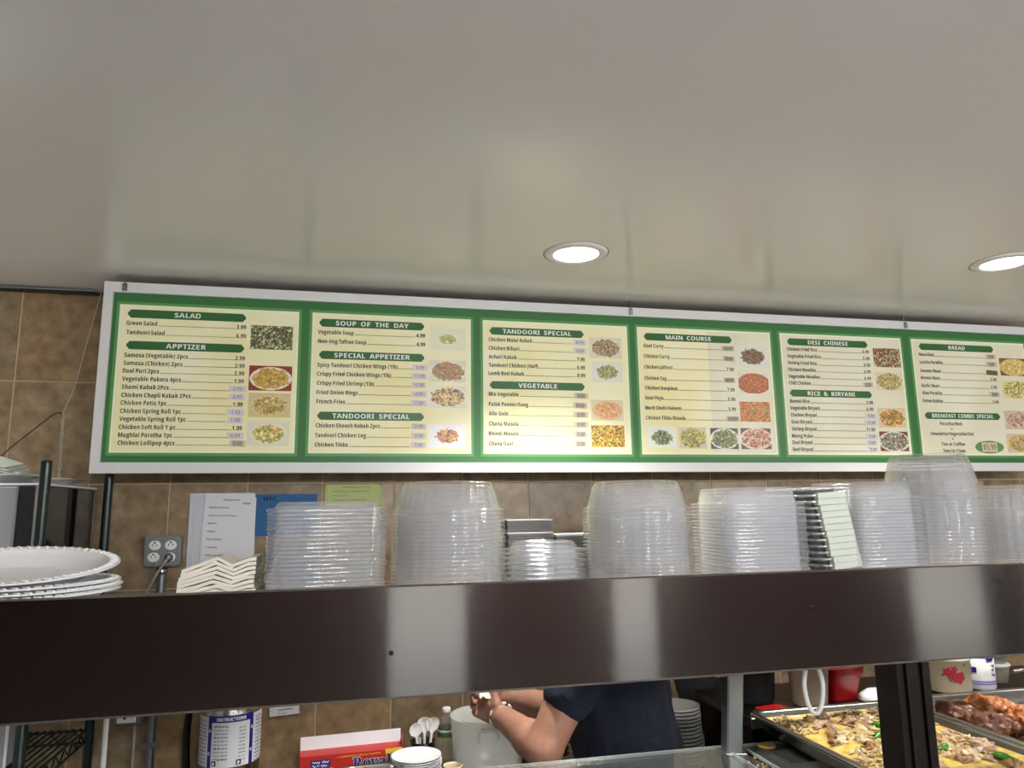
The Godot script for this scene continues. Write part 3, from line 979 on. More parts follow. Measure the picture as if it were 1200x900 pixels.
# ------------------------------------------------------------------ other goods on the shelf
func build_shelf_goods():
	# foam plates: wide, deep, beaded rim
	var prof := [[0.0005, 0.004], [0.085, 0.004], [0.095, 0.006], [0.118, 0.020], [0.128, 0.0245], [0.1295, 0.0265], [0.145, 0.029], [0.1485, 0.0285], [0.149, 0.0265], [0.145, 0.0262], [0.129, 0.0235], [0.118, 0.0165], [0.093, 0.0], [0.0005, 0.0]]
	var pm := lathe(prof, 72)
	var bead := new_st()
	for i in 64:
		var a := TAU * i / 64
		add_box(bead, Vector3(0.012, 0.0034, 0.0042), Vector3(cos(a) * 0.139, 0.0290, sin(a) * 0.139), 0.0009, Basis(Vector3.UP, -a + 0.5))
	var bm := done(bead)
	var labels := ["white foam plate, lowest of the stack at the left end of the shelf", "white foam plate second from the bottom at the left end of the shelf", "white foam plate just under the tilted one at the shelf's left end", "tilted white foam plate on top of the stack at the left end"]
	for i in 4:
		var top: bool = i == 3
		var at := Vector3(-0.495 + [0.0, 0.002, -0.001, -0.004][i], DECK_Y + 0.002 + [0.0, 0.007, 0.014, 0.042][i], 1.2)
		var t = thing("foam_plate", labels[i], "plate", at, "foam plates on the shelf")
		part(t, "dish", pm, mats.foam)
		part(t, "beaded_rim", bm, mats.foam)
		if top:
			t.rotation = Vector3(0.13, 0.0, -0.035)
	# napkins: zig-zag folded sheets in a pile
	for i in 10:
		var st := new_st()
		var pts := []
		var xs := [-0.057, -0.03, -0.004, 0.022, 0.046, 0.057]
		var amp := 0.008 + 0.0012 * i
		var ys := [0.0, 0.45, 1.0, 0.35, 0.85, 0.9]
		for j in xs.size():
			pts.append(Vector2(xs[j] + rng.randf_range(-0.003, 0.003), ys[j] * amp))
		var fine := []
		for j in pts.size() - 1:
			for s in 4:
				fine.append(pts[j].lerp(pts[j + 1], s / 4.0))
		fine.append(pts[-1])
		st.set_smooth_group(0)
		for side in [0.0, 0.0054]:
			for j in fine.size() - 1:
				var a := Vector3(fine[j].x, fine[j].y + side, -0.055)
				var b := Vector3(fine[j + 1].x, fine[j + 1].y + side, -0.055)
				for v in [a, b, b + Vector3(0, 0, 0.11), a, b + Vector3(0, 0, 0.11), a + Vector3(0, 0, 0.11)]:
					st.add_vertex(v)
		st.set_smooth_group(2)
		for j in fine.size() - 1:
			for zz in [-0.055, 0.055]:
				var a := Vector3(fine[j].x, fine[j].y, zz)
				var b := Vector3(fine[j + 1].x, fine[j + 1].y, zz)
				var up := Vector3(0, 0.0054, 0)
				for v in [a, b, b + up, a, b + up, a + up]:
					st.add_vertex(v)
		var top: bool = i == 9
		solo("napkin", done(st), mats.napkin, "%s folded white napkin from the top of the pile beside the lids" % nth(9 - i), "napkin", Vector3(-0.19 + rng.randf_range(-0.0015, 0.0015), DECK_Y + 0.001 + i * 0.0058, 1.2), Vector3(0, rng.randf_range(-0.03, 0.03), 0), "napkins on the shelf")
	# bundles of printed slips behind the small lids
	slip_bundle(Vector3(0.362, DECK_Y, 1.04), Vector3(0.092, 0.1, 0.06), 22, -0.03, "lower bundle of printed slips in the tall pile behind small lids")
	slip_bundle(Vector3(0.360, DECK_Y + 0.102, 1.04), Vector3(0.094, 0.022, 0.06), 8, 0.02, "upper loose bundle of printed slips with curled top sheet")
	slip_bundle(Vector3(0.452, DECK_Y, 1.04), Vector3(0.082, 0.094, 0.06), 20, 0.04, "short bundle of printed slips beside the taller pile")
	# foil containers with board lids, leaning between the lid stacks
	for i in 13:
		var m: ArrayMesh
		if not mats.has("foil_tray_mesh"):
			var st := new_st()
			var rings := []
			for p in [[0.0, 0.03], [-0.001, 0.034], [0.004, 0.0345], [0.007, 0.032], [0.014, 0.0], [0.03, 0.0]]:
				rings.append(round_rect(0.085 - 2 * p[0], 0.13 - 2 * p[0], 0.014, p[1], 4))
			add_rings(st, rings, false, false, true)
			mats["foil_tray_mesh"] = done(st)
		m = mats.foil_tray_mesh
		var top: bool = i == 12
		var t = thing("foil_container", "topmost shiny foil container of the stack between clear lid stacks" if top else "%s foil container from the top of the leaning foil stack" % nth(12 - i), "container", Vector3(0.912 - 0.0022 * i, DECK_Y + 0.002 + 0.0118 * i, 1.2), "foil containers on the shelf")
		t.rotation = Vector3(0, 0.12 + rng.randf_range(-0.02, 0.02), 0.05)
		part(t, "tray", m, mats.foil)
		if not top:
			part(t, "board_lid", box(Vector3(0.066, 0.0114, 0.012), 0.0004), mats.card_lid, Vector3(0.004, 0.036 - 0.0052, 0.0645))


func slip_bundle(at, size, n, turn, label):
	var t = thing("slip_bundle", label, "paper", at, "bundles of slips on the shelf")
	t.rotation.y = turn
	var h: float = size.y / n
	for i in n:
		var dx := rng.randf_range(-0.0016, 0.0016)
		part(t, "slip", box(Vector3(size.x, h * 0.82, size.z), 0.0002), mats.paper_edge if i < n - 1 else mats.paper, Vector3(dx, h * (i + 0.5), rng.randf_range(-0.001, 0.001)), Vector3(0, rng.randf_range(-0.02, 0.02), 0))


# ------------------------------------------------------------------ things on the tiled wall
func build_wall_things():
	# outlet box with two duplex receptacles
	var o = thing("outlet_box", "square grey metal electrical box with four outlets on the wall", "outlet", Vector3(-0.538, 1.488, 0.0))
	var oct := func(w, h, c): return PackedVector2Array([Vector2(-w + c, -h), Vector2(w - c, -h), Vector2(w, -h + c), Vector2(w, h - c), Vector2(w - c, h), Vector2(-w + c, h), Vector2(-w, h - c), Vector2(-w, -h + c)])
	part(o, "box_body", plate(oct.call(0.051, 0.046, 0.008), 0.04), mats.galvanised, Vector3(0, 0, 0.021))
	part(o, "cover_plate", plate(oct.call(0.049, 0.044, 0.010), 0.004), mats.galvanised, Vector3(0, 0, 0.0432))
	for p in [[-0.021, 0.017], [0.024, 0.017], [-0.023, -0.018], [0.022, -0.019]]:
		var r = part(o, "receptacle", lathe([[0.0158, 0.0], [0.0158, 0.003], [0.0145, 0.0036], [0.0003, 0.0036]], 24), mats.white_plastic, Vector3(p[0], p[1], 0.045), Vector3(PI / 2, 0, 0))
		r.scale = Vector3(1.06, 1, 0.9)
		for q in [[-0.0055, -0.001], [0.0055, -0.001]]:
			part(r, "slot", box(Vector3(0.002, 0.001, 0.007), 0.0002), mats.black, Vector3(q[0], 0.0037, q[1]))
		part(r, "slot", lathe([[0.0028, 0.0], [0.0028, 0.0006], [0.0002, 0.0006]], 10), mats.black, Vector3(0, 0.0036, -0.009))
	for p in [[-0.034, 0.036], [0.034, 0.036], [-0.02, -0.038], [0.02, -0.038]]:
		part(o, "screw", lathe([[0.0032, 0.0], [0.003, 0.001], [0.0002, 0.0013]], 10), mats.steel_bright, Vector3(p[0], p[1], 0.0452), Vector3(PI / 2, 0, 0))
	# plug and its cord
	var pl = thing("plug_cord", "grey plug and cord hanging from the lower right outlet", "cord", Vector3(-0.516, 1.469, 0.05))
	part(pl, "plug", lathe([[0.0125, 0.0], [0.0135, 0.006], [0.011, 0.016], [0.007, 0.022], [0.0003, 0.023]], 18), mats.galvanised, Vector3.ZERO, Vector3(PI / 2, 0, 0))
	part(pl, "cable", tube(smooth_path([Vector3(0, -0.002, 0.018), Vector3(-0.012, -0.022, 0.026), Vector3(-0.04, -0.07, 0.012), Vector3(-0.062, -0.13, 0.0), Vector3(-0.07, -0.25, -0.02), Vector3(-0.07, -0.6, -0.03)]), 0.0042, 8), mats.cord)
	# conduit
	var c = thing("conduit", "grey metal conduit running down the wall from the outlet box", "pipe", Vector3(-0.54, 0.75, 0.022))
	part(c, "pipe", tube([Vector3(0, 0.0, 0), Vector3(0, 0.67, 0)], 0.0128, 16), mats.galvanised)
	part(c, "connector", lathe([[0.0145, 0.0], [0.0165, 0.002], [0.0165, 0.016], [0.0145, 0.018]], 18), mats.steel_bright, Vector3(0, 0.668, 0))
	part(c, "strap", box(Vector3(0.06, 0.018, 0.003), 0.001), mats.galvanised, Vector3(0, 0.18, 0.013))
	# papers pinned on the wall
	var tilt := -0.045
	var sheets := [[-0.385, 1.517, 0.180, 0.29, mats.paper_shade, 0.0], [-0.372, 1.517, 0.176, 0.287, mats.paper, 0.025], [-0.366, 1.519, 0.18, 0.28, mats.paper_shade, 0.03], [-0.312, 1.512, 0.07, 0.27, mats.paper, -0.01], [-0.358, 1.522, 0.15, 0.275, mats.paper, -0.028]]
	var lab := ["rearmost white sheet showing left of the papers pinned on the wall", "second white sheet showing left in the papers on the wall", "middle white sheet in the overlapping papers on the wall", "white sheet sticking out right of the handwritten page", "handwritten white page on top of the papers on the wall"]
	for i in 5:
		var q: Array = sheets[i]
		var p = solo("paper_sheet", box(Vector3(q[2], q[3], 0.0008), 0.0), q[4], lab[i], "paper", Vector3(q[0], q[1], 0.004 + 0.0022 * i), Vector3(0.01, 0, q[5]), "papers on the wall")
		if i == 4:
			var st := new_st()
			var long := [0.05, 0.06, 0.085, 0.028, 0.026, 0.045, 0.034, 0.08, 0.125, 0.055]
			for k in long.size():
				add_scribble(st, Vector3(-0.062 if k else -0.02, 0.118 - 0.0245 * k, 0.0008), long[k], 0.0075)
			add_scribble(st, Vector3(0.04, 0.108, 0.0008), 0.025, 0.009)
			part(p, "handwriting", st.commit(), mats.ink_soft)
	var b = solo("leaflet", box(Vector3(0.19, 0.132, 0.001), 0.0), mats.paper_blue, "blue leaflet with black letters pinned on the tiled wall", "leaflet", Vector3(-0.182, 1.591, 0.004), Vector3.ZERO)
	var bs := new_st()
	add_text(bs, "NYC", font_bold, 0.012, Vector3(-0.072, 0.052, 0.0008), -1, 1.25)
	part(b, "lettering", bs.commit(), mats.ink)
	var bl := new_st()
	for i in 5:
		add_scribble(bl, Vector3(0.01, 0.05 - 0.0105 * i, 0.0008), [0.075, 0.05, 0.068, 0.055, 0.06][i], 0.006)
	part(b, "small_print", bl.commit(), mats.blue_print)
	var g = solo("receipt_form", plate(PackedVector2Array([Vector2(-0.092, -0.035), Vector2(0.092, -0.035), Vector2(0.092, 0.022), Vector2(0.08, 0.035), Vector2(-0.092, 0.035)]), 0.001), mats.paper_green, "pale green form taped on the wall below the menu board", "paper", Vector3(0.03, 1.652, 0.004))
	var gs := new_st()
	for i in 4:
		add_scribble(gs, Vector3(-0.07 + (0.03 if i == 0 else 0.0), 0.026 - 0.014 * i, 0.0008), [0.09, 0.12, 0.05, 0.11][i], 0.005)
	for i in 8:
		add_scribble(gs, Vector3(-0.089, 0.03 - i * 0.0085, 0.0008), 0.004, 0.004)
		add_scribble(gs, Vector3(0.084, 0.012 - i * 0.0065, 0.0008), 0.004, 0.004)
	part(g, "printing", gs.commit(), mats.ink_soft)
	# small stickers
	for e in [[-0.437, 1.353, 0.06, 0.026, 0.0, "small white sticker on the wall under the pinned papers"], [-0.166, 0.994, 0.088, 0.026, 0.05, "white paper tag on the wall right of the fire extinguisher"]]:
		var k = solo("wall_tag", box(Vector3(e[2], e[3], 0.001), 0.0), mats.paper, e[5], "label", Vector3(e[0], e[1], 0.004), Vector3(0, 0, e[4]))
		var ks := new_st()
		add_scribble(ks, Vector3(-0.02, 0.003, 0.0008), 0.045, 0.007)
		add_scribble(ks, Vector3(-0.02, -0.007, 0.0008), 0.03, 0.005)
		part(k, "printing", ks.commit(), mats.blue_print if e[1] > 1.2 else mats.ink_soft)
	# thin twisted cord from the board, with a loose tail
	var cd = thing("dangling_wire", "thin grey cord hanging from the menu board's left end", "cord", Vector3(-0.80, 1.70, 0.15))
	var base: Vector3 = cd.position
	part(cd, "upper_run", tube(smooth_path([Vector3(-0.722, 2.262, 0.175), Vector3(-0.7344, 2.2343, 0.16), Vector3(-0.7608, 2.0942, 0.155), Vector3(-0.7848, 1.9654, 0.15), Vector3(-0.8063, 1.8971, 0.15), Vector3(-0.8049, 1.8523, 0.15)].map(func(v): return v - base)), 0.0016, 6), mats.cord)
	for ph in [0.0, PI]:
		var pts := []
		for i in 41:
			var y := 1.888 - 0.215 * i / 40.0
			pts.append(Vector3(-0.8065 + 0.004 * i / 40.0 + cos(i * 0.55 + ph) * 0.0026, y, 0.15 + sin(i * 0.55 + ph) * 0.0026) - base)
		part(cd, "twisted_strand", tube(pts, 0.002, 6), mats.cord)
	part(cd, "loose_tail", tube(smooth_path([Vector3(-0.8063, 1.880, 0.15), Vector3(-0.815, 1.894, 0.15), Vector3(-0.8341, 1.8842, 0.155), Vector3(-0.8748, 1.8441, 0.16), Vector3(-0.9304, 1.785, 0.17), Vector3(-1.0, 1.70, 0.18)].map(func(v): return v - base)), 0.0018, 6), mats.black_plastic)
	# fire extinguisher
	build_extinguisher()
	# black cable and white pipe lower left
	solo("black_hose", tube(smooth_path([Vector3(-0.425, 1.10, 0.05), Vector3(-0.434, 1.02, 0.045), Vector3(-0.439, 0.95, 0.04), Vector3(-0.436, 0.88, 0.04), Vector3(-0.428, 0.75, 0.04), Vector3(-0.42, 0.5, 0.04)]), 0.0105, 10), mats.black_plastic, "black hose hanging on the wall between conduit and extinguisher", "hose")
	var wp = thing("white_pipe", "thin white pipe running down the wall beside the wire rack", "pipe", Vector3(-0.635, 0.4, 0.13))
	part(wp, "pipe", tube([Vector3.ZERO, Vector3(0, 0.9, 0)], 0.0075, 12), mats.white_plastic)
	part(wp, "clip", box(Vector3(0.03, 0.012, 0.004), 0.001), mats.white_plastic, Vector3(0, 0.3, 0.009))
	var jb = thing("socket_box", "small grey wall socket box beside the white pipe", "outlet", Vector3(-0.598, 1.02, 0.0))
	part(jb, "box_body", box(Vector3(0.075, 0.06, 0.04), 0.004), mats.galvanised, Vector3(0, 0, 0.02))
	part(jb, "face", box(Vector3(0.05, 0.045, 0.004), 0.001), mats.white_plastic, Vector3(-0.008, 0.002, 0.041))
	part(jb, "slot", box(Vector3(0.006, 0.008, 0.002), 0.0), mats.black, Vector3(-0.012, -0.006, 0.0436))


func build_extinguisher():
	var e = thing("fire_extinguisher", "silver fire extinguisher with white and blue instruction label on the wall", "extinguisher", Vector3(-0.306, 0.52, 0.12))
	var r := 0.083
	part(e, "cylinder", lathe([[0.0005, 0.0], [0.07, 0.0], [r, 0.015], [r, 0.53], [r - 0.012, 0.56], [0.045, 0.585], [0.022, 0.60], [0.020, 0.63], [0.0005, 0.63]], 48), mats.steel_bright)
	part(e, "valve", box(Vector3(0.04, 0.05, 0.04), 0.008), mats.steel_dark, Vector3(0, 0.65, 0))
	part(e, "handle", box(Vector3(0.022, 0.012, 0.15), 0.004), mats.black_plastic, Vector3(0, 0.69, 0.04), Vector3(0.15, 0, 0))
	part(e, "bracket", box(Vector3(0.05, 0.3, 0.02), 0.003), mats.steel_dark, Vector3(0, 0.3, -0.1))
	# label sheets bent round the cylinder
	var bend := func(a0, a1, y0, y1, rr):
		var st := new_st()
		st.set_smooth_group(0)
		for i in 16:
			var a: float = lerpf(a0, a1, i / 16.0)
			var b: float = lerpf(a0, a1, (i + 1) / 16.0)
			for v in [[a, y0], [b, y0], [b, y1], [a, y0], [b, y1], [a, y1]]:
				st.add_vertex(Vector3(sin(v[0]) * rr, v[1], cos(v[0]) * rr))
		return done(st)
	var ya := 0.383
	var yb := 0.515
	var lb = part(e, "label", bend.call(-1.45, 1.75, ya, yb, r + 0.0006), mats.paper)
	for a in [[-0.64, -0.50], [0.78, 0.92]]:
		part(lb, "blue_band", bend.call(a[0], a[1], ya, yb + 0.004, r + 0.0010), mats.blue_print)
	part(lb, "blue_band", bend.call(-0.64, 0.92, yb - 0.014, yb + 0.004, r + 0.0011), mats.blue_print)
	# lettering wrapped round: one word piece at a time
	var wrap := func(words, a, y, cap, font, stt):
		add_text(stt, words, font, cap, Vector3(sin(a) * (r + 0.0016), y, cos(a) * (r + 0.0016)), 0, 1.0, Basis(Vector3.UP, a))
	var ws := new_st()
	for i in 6:
		wrap.call("INSTRUCTIONS".substr(i * 2, 2), -0.26 + 0.16 * i, yb - 0.0055, 0.0085, font_bold, ws)
	for y in [0.48, 0.42]:
		wrap.call("A" if y > 0.45 else "K", -0.57, y, 0.009, font_bold, ws)
		wrap.call("A" if y > 0.45 else "K", 0.85, y, 0.009, font_bold, ws)
	part(lb, "white_lettering", ws.commit(), mats.ink_white)
	var ks := new_st()
	var line := func(a, y, width, cap): add_scribble(ks, Vector3(sin(a) * (r + 0.0016), y, cos(a) * (r + 0.0016)), width, cap, Basis(Vector3.UP, a))
	for i in 10:
		for a in [-0.42, -0.30, -0.18, -0.06]:
			line.call(a, yb - 0.024 - i * 0.0095, 0.0095, 0.005 if i % 3 else 0.0075)
		for a in [0.40, 0.52]:
			line.call(a, yb - 0.03 - i * 0.0095, 0.009, 0.0055)
	for i in 13:
		for a in [-1.40, -1.28, -1.16, -1.04, -0.92, -0.80]:
			line.call(a, yb - 0.012 - i * 0.0098, 0.0098, 0.0062)
		for a in [1.02, 1.14, 1.26]:
			line.call(a, yb - 0.012 - i * 0.0098, 0.009, 0.0062)
	part(lb, "small_print", ks.commit(), mats.ink_soft)
	for a in [-0.38, 0.42]:
		part(lb, "pictogram", box(Vector3(0.013, 0.013, 0.0006), 0.0), mats.ink, Vector3(sin(a) * (r + 0.0016), ya + 0.012, cos(a) * (r + 0.0016)), Vector3(0, a, 0))
		part(lb, "pictogram_figure", plate(PackedVector2Array([Vector2(-0.004, -0.005), Vector2(0.001, -0.005), Vector2(0.004, 0.0), Vector2(0.0, 0.005), Vector2(-0.004, 0.002)]), 0.0005), mats.paper, Vector3(sin(a) * (r + 0.0022), ya + 0.012, cos(a) * (r + 0.0022)), Vector3(0, a, 0))


# ------------------------------------------------------------------ green wire rack at the left
func build_wire_rack():
	var r = thing("wire_rack", "dark green coated wire rack standing at the left by the wall", "rack", Vector3(-1.0, 0, 0.32))
	var o: Vector3 = r.position
	for p in [[-0.695, 0.55, 1.722], [-0.685, 0.10, 2.12], [-1.62, 0.55, 1.722], [-1.62, 0.10, 2.12]]:
		var pm := new_st()
		var pts := [Vector3(0, 0.0, 0), Vector3(0, p[2], 0)]
		add_tube(pm, pts, 0.0122, 16)
		var post = part(r, "post", done(pm), mats.rack_green, Vector3(p[0], 0, p[1]) - o)
		part(post, "cap", lathe([[0.0122, 0.0], [0.0128, 0.001], [0.0128, 0.005], [0.009, 0.008], [0.0004, 0.0085]], 16), mats.rack_green, Vector3(0, p[2], 0))
		var gr := new_st()
		for i in int(p[2] / 0.0254):
			var rr := PackedVector3Array()
			add_rings(gr, [ring(0.0124, 0.0254 * i + 0.01, 14), ring(0.0128, 0.0254 * i + 0.0115, 14), ring(0.0124, 0.0254 * i + 0.013, 14)])
		part(post, "groove_rings", done(gr), mats.rack_green).set_meta("kind", "stuff")
	for y in [0.20, 1.005, 1.395]:
		var shelf := Node3D.new()
		shelf.name = "wire_shelf"
		r.add_child(shelf, true)
		shelf.position = Vector3(0, y, 0)
		# side trusses along z at both ends, front and back along x
		for x in [-0.692, -1.62]:
			var st := new_st()
			for yy in [0.0, -0.032]:
				add_tube(st, [Vector3(x, yy, 0.11) - Vector3(o.x, 0, o.z), Vector3(x, yy, 0.545) - Vector3(o.x, 0, o.z)], 0.0036, 6)
			var pts := []
			for i in 15:
				pts.append(Vector3(x - o.x, -0.002 if i % 2 else -0.030, 0.115 + 0.43 * i / 14.0 - o.z))
			add_tube(st, pts, 0.0022, 5)
			part(shelf, "side_truss", done(st), mats.rack_green)
		for z in [0.11, 0.545]:
			var st := new_st()
			for yy in [0.0, -0.032]:
				add_tube(st, [Vector3(-0.692, yy, z) - Vector3(o.x, 0, o.z), Vector3(-1.62, yy, z) - Vector3(o.x, 0, o.z)], 0.0036, 6)
			var pts := []
			for i in 31:
				pts.append(Vector3(-0.692 - 0.928 * i / 30.0 - o.x, -0.002 if i % 2 else -0.030, z - o.z))
			add_tube(st, pts, 0.0022, 5)
			part(shelf, "long_truss", done(st), mats.rack_green)
		var n := 50
		var wire := tube([Vector3(0, 0.004, 0.105 - o.z), Vector3(0, 0.004, 0.55 - o.z)], 0.0028, 6)
		for i in n:
			part(shelf, "wire", wire, mats.rack_green, Vector3(-0.706 - 0.0182 * i - o.x, 0, 0))
	# countertop oven on the upper shelf
	var ov = thing("countertop_oven", "grey countertop oven with glossy black side on the wire rack", "oven", Vector3(-0.985, 1.405, 0.26))
	var top := 1.677 - 1.405
	part(ov, "casing", box(Vector3(0.50, top - 0.012, 0.40), 0.004), mats.black_gloss, Vector3(0.003, (top - 0.012) / 2 + 0.01, -0.004))
	part(ov, "top_cover", box(Vector3(0.512, 0.006, 0.404), 0.002), mats.white_metal, Vector3(0.002, top - 0.001, 0.0))
	part(ov, "door", box(Vector3(0.455, top - 0.02, 0.018), 0.004), mats.oven_grey, Vector3(-0.024, top / 2 + 0.004, 0.203))
	part(ov, "control_strip", box(Vector3(0.035, top - 0.02, 0.014), 0.002), mats.black, Vector3(0.223, top / 2 + 0.004, 0.202))
	part(ov, "edge_trim", box(Vector3(0.007, top - 0.01, 0.02), 0.002), mats.steel_bright, Vector3(0.2445, top / 2, 0.201))
	part(ov, "rear_edge", box(Vector3(0.006, top - 0.03, 0.006), 0.001), mats.steel_bright, Vector3(0.251, top / 2, -0.2))
	for x in [-0.22, 0.22]:
		for z in [-0.17, 0.17]:
			part(ov, "foot", lathe([[0.012, 0.0], [0.012, 0.012]], 12, true, true, true), mats.black_plastic, Vector3(x, 0.0, z))
	# foil pans with board lids on the oven
	var fp = thing("foil_pan", "crinkled silver foil pan lying on the oven at the left edge", "foil pan", Vector3(-0.93, 1.682, 0.33))
	var st := new_st()
	var rings := []
	for p in [[0.02, 0.0], [0.0, 0.022], [-0.012, 0.023], [-0.014, 0.020], [-0.012, 0.018]]:
		rings.append(round_rect(0.24 - 2 * p[0], 0.2 - 2 * p[0], 0.03, p[1], 5))
	add_rings(st, rings, false, true, false)
	part(fp, "tray", done(st), mats.foil)
	part(fp, "board_lid", box(Vector3(0.25, 0.003, 0.2), 0.0006), mats.card_lid, Vector3(0.0, 0.0245, -0.01))
	for i in 3:
		var lid = solo("board_lid", box(Vector3(0.10, 0.0035, 0.15), 0.0006), mats.card_lid, ["lowest pale board lid leaning on the foil pan on the oven", "middle pale board lid leaning on the foil pan on the oven", "uppermost pale board lid leaning on the foil pan on the oven"][i], "lid", Vector3(-0.866 - 0.006 * i, 1.727 + 0.008 * i, 0.38), Vector3(0.12, 0.1, -0.33), "board lids on the oven")
	solo("foil_pan", done_foil(), mats.foil, "flat foil pan sticking out at the right side of the oven top", "foil pan", Vector3(-0.80, 1.682, 0.22))
	# grey panel below, at the very left edge
	var gp = thing("steel_bin", "pale grey metal bin on the rack's lower shelf at the left edge", "bin", Vector3(-0.80, 1.012, 0.50))
	part(gp, "body", box(Vector3(0.12, 0.22, 0.10), 0.004), mats.oven_grey, Vector3(0, 0.13, -0.04))
	part(gp, "edge", box(Vector3(0.006, 0.22, 0.006), 0.002), mats.white_metal, Vector3(0.062, 0.13, 0.012))
	part(gp, "base", box(Vector3(0.12, 0.012, 0.10), 0.003), mats.black_plastic, Vector3(0, 0.014, -0.04))


func done_foil() -> ArrayMesh:
	var st := new_st()
	var rings := []
	for p in [[0.012, 0.0], [0.0, 0.016], [-0.008, 0.017], [-0.009, 0.014]]:
		rings.append(round_rect(0.12 - 2 * p[0], 0.14 - 2 * p[0], 0.02, p[1], 5))
	add_rings(st, rings, false, true, true)
	return done(st)


# ------------------------------------------------------------------ back counter and what stands on it
const COUNTER_Y := 0.82


func build_back_counter():
	var t = thing("back_counter", "steel back counter along the tiled wall behind the worker's hands", "counter", Vector3(0.205, 0, 0.26))
	part(t, "worktop", box(Vector3(0.81, 0.035, 0.46), 0.004), mats.steel, Vector3(0, COUNTER_Y - 0.0175, 0))
	part(t, "cabinet", box(Vector3(0.77, COUNTER_Y - 0.036, 0.42), 0.004), mats.steel, Vector3(0, (COUNTER_Y - 0.036) / 2, -0.01))
	for x in [-0.195, 0.195]:
		var d = part(t, "door", box(Vector3(0.37, 0.66, 0.018), 0.003), mats.steel, Vector3(x, 0.42, 0.21))
		part(d, "handle", tube([Vector3(-0.06, 0.28, 0.012), Vector3(-0.06, 0.28, 0.03), Vector3(0.06, 0.28, 0.03), Vector3(0.06, 0.28, 0.012)], 0.005, 8), mats.steel_bright)
	part(t, "worktop_extension", box(Vector3(0.13, 0.035, 0.22), 0.004), mats.steel, Vector3(0.47, COUNTER_Y - 0.0175, -0.12))
	part(t, "extension_cabinet", box(Vector3(0.12, COUNTER_Y - 0.036, 0.2), 0.004), mats.steel, Vector3(0.465, (COUNTER_Y - 0.036) / 2, -0.12))
	build_wrap_box()
	# spoons in a black cup
	var cup = thing("spoon_cup", "black round cup holding white plastic spoons by the wall", "cup", Vector3(0.245, COUNTER_Y + 0.001, 0.17))
	part(cup, "wall", lathe([[0.0005, 0.0], [0.030, 0.0], [0.036, 0.10], [0.0385, 0.102], [0.0345, 0.102], [0.029, 0.004], [0.0005, 0.004]], 28), mats.black_plastic)
	for x in [-0.006, 0.012]:
		part(cup, "clip", box(Vector3(0.006, 0.022, 0.003), 0.001), mats.black_plastic, Vector3(x, 0.108, 0.035))
	for e in [[-0.014, -0.26, 0.35, 0.150, "left-leaning white plastic spoon in the black cup"], [0.006, 0.02, -0.1, 0.163, "upright white plastic spoon in the middle of the black cup"], [0.018, 0.24, 0.3, 0.160, "right-leaning white plastic spoon in the black cup"]]:
		var st := new_st()
		var rings := []
		for p in [[0.004, 0.0], [0.004, 0.70], [0.006, 0.74], [0.018, 0.79], [0.0225, 0.875], [0.019, 0.95], [0.010, 0.99], [0.001, 1.0]]:
			var o := PackedVector3Array()
			for j in 14:
				var a := TAU * j / 14
				o.append(Vector3(cos(a) * p[0], p[1] * e[3], sin(a) * 0.0012 - (p[0] * 0.25 if p[1] > 0.7 else 0.0) * (1.0 - absf(cos(a)))))
			rings.append(o)
		add_rings(st, rings, false, true, true)
		solo("plastic_spoon", done(st), mats.white_plastic, e[4], "spoon", Vector3(0.245 + e[0] * 0.6, COUNTER_Y + 0.008, 0.17), Vector3(0.06, e[2], -e[1] * 0.5), "spoons in the black cup")
	# water bottle
	var wb = thing("water_bottle", "clear ribbed water bottle with green label behind the pail", "bottle", Vector3(0.325, COUNTER_Y, 0.10))
	wb.scale = Vector3.ONE * 0.86
	var prof := [[0.0005, 0.0], [0.028, 0.001], [0.032, 0.008]]
	for i in 7:
		prof += [[0.032, 0.014 + i * 0.012], [0.0295, 0.020 + i * 0.012]]
	prof += [[0.032, 0.104], [0.032, 0.138], [0.031, 0.142], [0.029, 0.155], [0.020, 0.175], [0.0135, 0.182], [0.0135, 0.188]]
	part(wb, "shell", lathe(prof, 28), mats.bottle_clear)
	part(wb, "label", lathe([[0.0326, 0.106], [0.0326, 0.136]], 28), mats.leaf_green)
	part(wb, "label_band", lathe([[0.0329, 0.124], [0.0329, 0.131]], 28), mats.paper)
	part(wb, "cap", lathe([[0.0148, 0.186], [0.0152, 0.188], [0.0152, 0.2], [0.013, 0.202], [0.0004, 0.202]], 24), mats.white_plastic)
	# white plates
	var pm := lathe([[0.0005, 0.003], [0.045, 0.003], [0.052, 0.006], [0.068, 0.0105], [0.0695, 0.0115], [0.0692, 0.0095], [0.052, 0.003], [0.044, 0.0], [0.0005, 0.0]], 44)
	var n := 17
	for i in n:
		solo("paper_plate", pm, mats.foam, "%s small white plate from the top of the stack by the spoons" % nth(n - 1 - i), "plate", Vector3(0.214 + rng.randf_range(-0.0012, 0.0012), COUNTER_Y + 0.001 + 0.0058 * i, 0.30), Vector3.ZERO, "small plates on the back counter")
	# coffee cup
	var cc = thing("paper_cup", "cream paper cup with brown band in front of the pail", "cup", Vector3(0.308, COUNTER_Y, 0.36))
	part(cc, "wall", lathe([[0.0005, 0.0], [0.019, 0.0], [0.025, 0.084], [0.0272, 0.0855], [0.0272, 0.0885], [0.0245, 0.0888], [0.0235, 0.082], [0.018, 0.003], [0.0005, 0.003]], 28), mats.cup_cream)
	part(cc, "band", lathe([[0.0220, 0.045], [0.0251, 0.080]], 28), mats.cup_gold)
	# milky pail
	var pl = thing("plastic_pail", "milky translucent plastic pail beside the worker's hands", "pail", Vector3(0.437, COUNTER_Y + 0.001, 0.19))
	pl.scale = Vector3(1, 0.92, 1)
